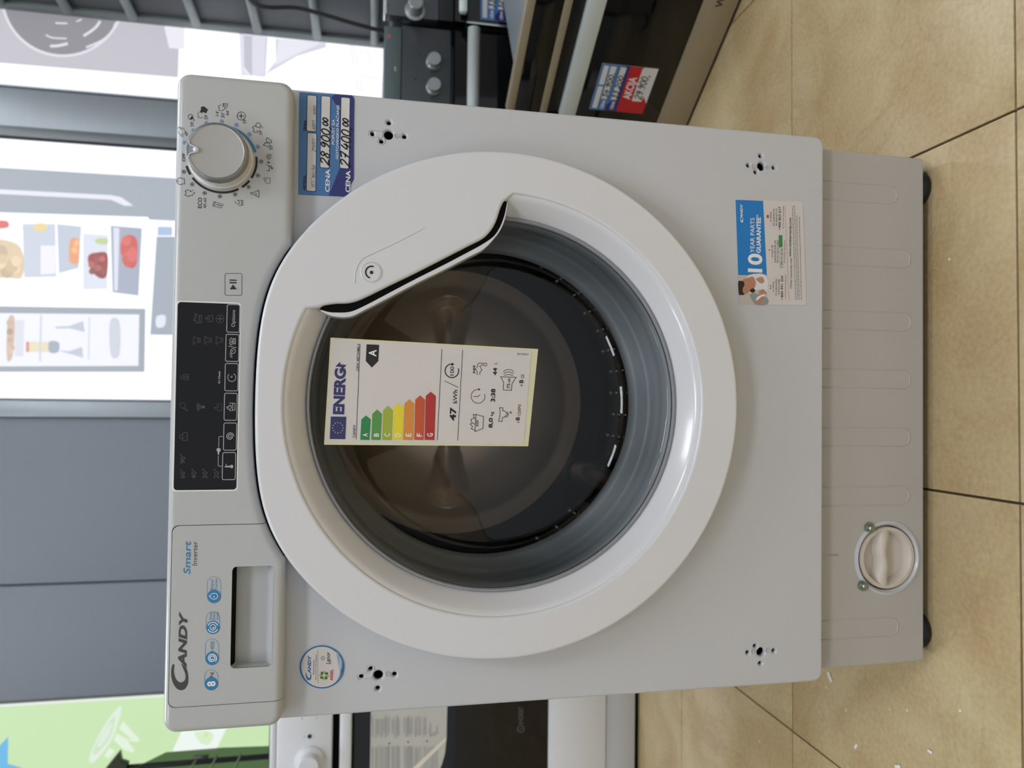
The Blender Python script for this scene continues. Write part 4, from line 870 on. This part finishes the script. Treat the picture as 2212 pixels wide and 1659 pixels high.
p = P(667, 1652, CY-.02); knob('knob', (p.x, p.z), CY, .031, .032, M_cook, ck, .7)
for dx in (-.115, -.23, -.34): knob('knob', (p.x+dx, p.z), CY, .031, .032, M_cook, ck, .7)
zN, zO = Zm(640, 1480, 6.144), Zm(560, 1480, 2.572)
p = P(*zN(176, 678), CY); lathe('ignition_button', [(.0042, CY), (.0042, CY-.002), (.0035, CY-.003), (0, CY-.003)], (p.x, p.z), M_black, ck, 20)
k = Ink(onY(CY-.0003)); icon(k, zN, [[(105, 695), (105, 670)], [(75, 430), (78, 455)], [(270, 425), (272, 440)], [(172, 890), (172, 940)], [(295, 975), (315, 935)]], 12); k.build('panel_marks', mat('mark_grey', (150, 152, 158), .5), ck, gap=.001)
k = Ink(onY(CY+.0015)); k.text(zO, 'INDESIT', 1440, 1466, 215, 118, bold=.02); k.arc(zO, (1453, 243), 18, 5); k.line(zO, [(1446, 243), (1462, 243)], 6); k.build('brand_print', mat('print_dim', (84, 84, 88), .5), dg)
# instruction sheet behind / on the oven glass
sh = thing('instruction_sheet', 'printed instruction sheet with a curved edge stuck on the cooker oven glass', 'sheet', P(880, 1600, CY+.001))
sp = [(990, 340), (2003, 270), (1995, 700), (1975, 900), (1930, 1060), (1840, 1250), (1650, 1420), (1300, 1500), (970, 1500)]
paper('sheet_paper', sp, CY+.0012, mat('sheet_grey', (206, 206, 200), .35), sh, .0004, zN)
k = Ink(onY(CY+.0006)); random.seed(3)
for x in range(1010, 1890, 22):
    y = 400+random.uniform(0, 60) if x < 1720 else 500+random.uniform(0, 200)
    if random.random() < .2: continue
    for y0, y1 in ((y, 720-random.uniform(0, 90)), (800+random.uniform(0, 30), 1120)): k.line(zN, [(x, y1), (x, y0)], random.choice((5, 9, 14)))
o = k.build('fine_print', mat('sheet_print', (172, 172, 170), .5), sh); o['kind'] = 'stuff'
k = Ink(onY(CY+.0006)); [k.disc(zN, q, 11, 12) for q in ((1234, 773), (1484, 755), (1735, 745))]; k.build('bullet_marks', M_ink, sh, gap=.001)
k = Ink(onY(CY+.0005)); k.poly(zN, [(1985, 690), (1990, 740), (1580, 1150), (1490, 1150)]); k.build('white_stripe', mat('sheet_stripe', (240, 236, 222), .4), sh)
# smoked glass hob lid standing open on the cooker, and the dark leaf-shaped tip beside it
LX = 1.3
ld = thing('glass_lid', 'smoked glass hob lid standing open on top of the white cooker', 'lid', P(580, 1640, LX))
lp = [P(x, y, LX) for x, y in ((592, 1613), (478, 1617), (357, 1627), (300, 1655), (290, 1800), (592, 1800))]
V, F = curveg([[(v.x, v.z) for v in lp]], LX, .006, .001, 1); mesh('lid_glass', V, F, M_lid, ld)
for q in ([(412, 1659), (425, 1640)], [(455, 1659), (468, 1634)], [(508, 1659), (520, 1630)]):
    a, b_ = P(*q[0], LX-.004), P(*q[1], LX-.004); tube('lid_rib', [a+(a-b_)*3, b_], .003, mat('rib_olive', (120, 138, 104), .4), ld, 6)
a, b_ = P(418, 1636, LX-.005), P(450, 1634, LX-.005); tube('lid_hinge', [a, b_], .004, M_rack, ld, 8)
tf = [P(x, y, 1.45) for x, y in ((226, 1662), (257, 1624), (261, 1645), (276, 1650), (268, 1700), (215, 1700))]
V, F = curveg([[(v.x, v.z) for v in tf]], 1.45, .02, .003, 2); xs = sum(v.x for v in tf)/6
st = thing('lid_stand', 'dark pointed metal stand at the left frame edge beside the glass lid', 'stand', (xs, 1.46, .853))
mesh('stand_head', V, F, mat('stand_olive', (52, 58, 40), .4), st, True, sharp=40)
tube('stand_post', [(xs, 1.46, .853), (xs, 1.46, tf[4].z+.03)], .008, M_black, st)

# ================================================================== backlit posters on the back wall
PYW = WY-.012
def glow(name, rgb, e=1.0): return mat('lit_'+name, rgb, emit=e)
def poster(label, x0, x1, z0, z1, ground, cat='poster'):
    t = thing('backlit_poster', label, cat, ((x0+x1)/2, WY, z0))
    box('light_box', x0, x1, PYW+.004, WY+.029, z0, z1, M_alu, t, .002)
    mesh('printed_sheet', [(x0+.004, PYW+.003, z0+.004), (x1-.004, PYW+.003, z0+.004), (x1-.004, PYW+.003, z1-.004), (x0+.004, PYW+.003, z1-.004)], [(0, 1, 2, 3)], ground, t)
    return t
idz = lambda x, y: (x, y)
def tones(t, z, lst, d0=.0):
    for i, (nm, rgb, pts, sm) in enumerate(lst):
        k = Ink(onY(PYW+.002-d0-i*.00012))
        if sm: W = smooth_path([Vector((*q, 0)) for q in pts], 5, True); pts = [(v.x, v.y) for v in W]
        k.poly(z, pts); k.build(nm, glow('%d_%d_%d' % rgb, rgb), t)
EP = 1.25
pf_ = poster('backlit poster of an open refrigerator with food on its shelves', -.0125, .738, .3, 2.4, mat('lit_white', (244, 246, 255), emit=EP))
zR = Zm(0, 280, 2.675)
tones(pf_, zR, [('fridge_side', (168, 176, 186), [(-400, 195), (0, 220), (1000, 280), (1400, 310), (1400, 545), (1000, 527), (862, 520), (855, 505), (0, 478), (-400, 465)], 0),
    ('handle_curve', (232, 234, 246), [(-400, 325), (0, 345), (640, 378), (700, 390), (772, 440), (720, 440), (640, 405), (0, 372), (-400, 355)], 0),
    ('shelf_tone', (206, 213, 226), [(130, 545), (320, 545), (325, 850), (140, 855)], 0), ('shelf_tone', (196, 206, 220), [(330, 545), (470, 560), (455, 800), (340, 830)], 0),
    ('shelf_tone', (222, 228, 240), [(480, 600), (625, 610), (620, 920), (480, 925)], 0), ('drawer_tone', (170, 178, 196), [(640, 555), (820, 570), (800, 960), (650, 940)], 0), ('drawer_tone', (224, 228, 242), [(655, 565), (690, 568), (680, 930), (660, 930)], 0),
    ('cheese', (226, 206, 176), [(-60, 650), (60, 645), (128, 700), (130, 850), (40, 855), (-60, 840)], 1), ('shelf_tone', (240, 240, 250), [(235, 670), (320, 670), (320, 830), (235, 838)], 0),
    ('oranges', (236, 168, 128), [(405, 640), (440, 625), (458, 650), (455, 765), (415, 775), (398, 740)], 1), ('grapes', (164, 84, 84), [(510, 730), (560, 710), (620, 720), (615, 845), (570, 855), (520, 800)], 1), ('greens', (196, 212, 160), [(555, 632), (620, 630), (618, 662), (560, 658)], 1),
    ('meat', (214, 104, 104), [(700, 650), (740, 608), (792, 640), (788, 780), (740, 795), (700, 720)], 1), ('tomato', (226, 120, 116), [(-40, 530), (40, 528), (45, 565), (-40, 570)], 1), ('lemon', (236, 216, 160), [(200, 545), (265, 545), (262, 585), (205, 585)], 1),
    ('door_frame', (164, 172, 182), [(-400, 1010), (0, 1020), (840, 1035), (835, 1400), (0, 1400), (-400, 1400)], 0), ('door_inside', (240, 242, 252), [(-400, 1055), (0, 1060), (805, 1068), (800, 1365), (0, 1368), (-400, 1368)], 0),
    ('bottle', (196, 202, 216), [(320, 1138), (400, 1135), (480, 1105), (490, 1170), (400, 1148), (320, 1150)], 0), ('bottle', (196, 202, 216), [(330, 1275), (400, 1280), (475, 1255), (480, 1318), (400, 1295)], 0), ('jar', (208, 212, 224), [(635, 1110), (690, 1110), (690, 1300), (640, 1300)], 1),
    ('carton', (232, 222, 196), [(155, 1225), (285, 1225), (285, 1285), (155, 1285)], 0), ('carton_cap', (222, 150, 140), [(150, 1225), (168, 1225), (168, 1285), (150, 1285)], 0), ('lid', (170, 178, 192), [(285, 1225), (340, 1230), (335, 1285), (285, 1285)], 1),
    ('eggs', (214, 190, 176), [(45, 1100), (85, 1095), (75, 1300), (40, 1325)], 1), ('rack', (222, 224, 234), [(90, 1100), (140, 1100), (135, 1310), (85, 1310)], 0), ('rail', (206, 212, 226), [(232, 1070), (242, 1070), (236, 1340), (226, 1340)], 0), ('rail', (210, 216, 230), [(512, 1085), (520, 1085), (516, 1330), (508, 1330)], 0),
    ('door_block', (166, 176, 186), [(905, 618), (1200, 620), (1200, 1190), (868, 1185)], 0), ('block_mark', (226, 232, 244), [(905, 1080), (955, 1075), (950, 1135), (905, 1140)], 1), ('can', (176, 196, 226), [(912, 560), (995, 562), (995, 612), (910, 612)], 0)])
def cluster(nm, rgb, x0, x1, y0, y1, n_, rad, seed):
    random.seed(seed)
    for i in range(n_):
        f = random.uniform(.88, 1.1); c_ = tuple(min(250, int(v*f)) for v in rgb); c_ = tuple(v//8*8 for v in c_)
        k = Ink(onY(PYW-.0022-i*.00005)); k.disc(zR, (random.uniform(x0, x1), random.uniform(y0, y1)), rad*random.uniform(.8, 1.2), 14); k.build(nm, glow('%d_%d_%d' % c_, c_), pf_)
cluster('grape', (176, 108, 106), 530, 602, 735, 835, 11, 19, 1); cluster('orange', (240, 178, 138), 415, 445, 650, 755, 5, 21, 2)
cluster('tomato', (222, 122, 116), 728, 772, 640, 770, 8, 26, 3); cluster('bread', (228, 206, 176), -10, 112, 670, 835, 9, 34, 4); cluster('egg', (212, 184, 170), 52, 72, 1115, 1300, 7, 16, 5)
pr = poster('bright backlit poster with a grey washing machine picture behind the pegged rack', .888, 2.4, .617, 2.4, MATS['lit_white'])
zQ, zQ2 = Zm(0, 0, 5.267), Zm(480, 0, 5.267)
circp = [(718+712*math.cos(2*pi*i/64), -62+712*math.sin(2*pi*i/64)) for i in range(64)]
tones(pr, zQ, [('machine_front', (196, 195, 204), [(-900, -900), (2035, -900), (2035, 565), (2025, 880), (0, 715), (-900, 650)], 0), ('machine_edge', (236, 236, 246), [(1875, -900), (2100, -900), (2100, 560), (1925, 547), (1872, 320)], 0),
    ('door_ring', (226, 226, 236), circp, 0), ('door_dark', (146, 146, 152), [(718+682*math.cos(2*pi*i/64), -62+682*math.sin(2*pi*i/64)) for i in range(64)], 0)])
k = Ink(onY(PYW+.0008))
for pts, wd in (([(1320, 255), (1270, 360), (1160, 460), (980, 540)], 24), ([(1140, 240), (1080, 320), (950, 410)], 30), ([(570, 525), (660, 520), (770, 495)], 34), ([(520, 395), (600, 430), (760, 438)], 18), ([(630, 262), (765, 266)], 20), ([(870, 245), (930, 220)], 16)): k.line(zQ, pts, wd, smooth=5)
k.build('drum_highlights', glow('hl', (226, 226, 238)), pr, gap=.004)
tones(pr, zQ2, [('device_side', (196, 197, 208), [(245, 395), (515, 425), (490, 872), (325, 860), (250, 770)], 0), ('device_light', (224, 224, 236), [(340, 400), (500, 420), (480, 860), (340, 860)], 0), ('device_edge', (228, 228, 240), [(195, 380), (245, 385), (250, 780), (320, 862), (212, 862)], 0),
    ('flap', (216, 216, 228), [(605, 440), (1180, 488), (1180, 540), (850, 640), (490, 850), (610, 690)], 0), ('flap_light', (234, 234, 244), [(640, 450), (1120, 492), (860, 610), (600, 740)], 0)], .001)
k = Ink(onY(PYW+.0004))
for pts in ([(1460, 510), (1490, 730)], [(1490, 510), (1540, 730)], [(1580, 560), (1590, 600)], [(1640, 560), (1690, 710)], [(1510, 860), (1560, 1060)], [(1520, 855), (1820, 895)], [(1560, 890), (1600, 1060)], [(1630, 920), (1660, 950)], [(1700, 920), (1730, 960)], [(1780, 930), (1810, 980)], [(1640, 1010), (1680, 1030)]): k.line(zQ2, pts, 12)
k.build('faint_legend', glow('leg', (214, 214, 226)), pr, gap=.004)
pg = poster('backlit light green poster with pale emblem behind the white cooker', -2.4, -.8765, .80, 2.4, mat('lit_green', (200, 228, 178), emit=1.0))
zP, zP2 = Zm(0, 1380, 5.947), Zm(200, 1490, 3.95)
tones(pg, zP, [('star', (110, 184, 228), [(-300, 1600), (0, 1365), (105, 1258), (100, 1605), (280, 1655), (100, 1900), (-300, 1900)], 0), ('emblem_oval', (222, 236, 222), [(1545, 868), (1555, 930), (1480, 1200), (1370, 1400), (1215, 1575), (1145, 1580), (1170, 1450), (1290, 1200), (1430, 980)], 1),
    ('emblem_oval', (204, 228, 190), [(1480, 1000), (1440, 1200), (1340, 1370), (1215, 1490), (1205, 1420), (1320, 1200), (1420, 1050)], 1), ('emblem_oval', (220, 234, 220), [(1440, 1090), (1400, 1230), (1300, 1370), (1250, 1380), (1310, 1230), (1390, 1110)], 1),
    ('emblem_letter', (224, 240, 220), [(1580, 1060), (1800, 1300), (1760, 1325), (1640, 1310), (1730, 1440), (1700, 1460), (1600, 1430), (1460, 1300), (1500, 1215), (1650, 1300), (1690, 1290), (1530, 1150)], 0), ('emblem_letter', (224, 240, 220), [(1400, 1400), (1480, 1440), (1390, 1540), (1340, 1510)], 0)])
tones(pg, zP2, [('pale_band', (236, 244, 240), [(770, 330), (800, 250), (1180, 250), (1050, 520), (680, 530)], 0), ('band_mark', (216, 236, 200), [(880, 360), (1010, 360), (1030, 410), (990, 470), (930, 460), (880, 400)], 1), ('band_mark', (206, 230, 186), [(955, 355), (985, 360), (985, 400), (955, 400)], 1)], .002)
box('acrylic_edge', -.8785, -.8715, PYW-.004, WY, .8, 2.4, mat('edge_white', (236, 246, 240), emit=.9), pg, .001)
box('olive_strip', -.8712, -.8645, PYW-.002, WY-.0125, .8, 2.4, mat('olive', (110, 110, 104), .6), wb, 0)

# ================================================================== crumbs on the tiles
M_crumb = mat('crumb_white', (232, 230, 224), .6)
def G(x, y):
    d = f_ + RT*((829.5-y)/FPX) + DN*((x-1106)/FPX); return CAM+d*(-CAM.z/d.z)
for i, (x, y, s, e) in enumerate(((1795, 1462, .004, 2.4), (1787, 1484, .0022, 1.2), (1829, 1534, .0018, 1.5), (1851, 1612, .003, 2), (1788, 1537, .0015, 1), (1961, 1534, .0016, 1.4), (2011, 1623, .003, 1.5), (1942, 1656, .004, 1.6), (1642, 1602, .0016, 1), (2076, 1535, .002, 1.4), (1923, 1532, .0014, 1), (2052, 560, .0018, 1))):
    p = G(x, y); V, F = boxg(-s*e*.7, s*e*.7, -s*.6, s*.6, 0, s*.7, s*.2); a = random.uniform(0, 3)
    o = mesh('floor_crumb', [(p.x+v[0]*math.cos(a)-v[1]*math.sin(a), p.y+v[0]*math.sin(a)+v[1]*math.cos(a), .0002+v[2]) for v in V], F, M_crumb)
    tag(o, 'tiny white crumb lying on the beige floor tiles', 'crumb', 'white crumbs on the floor tiles')
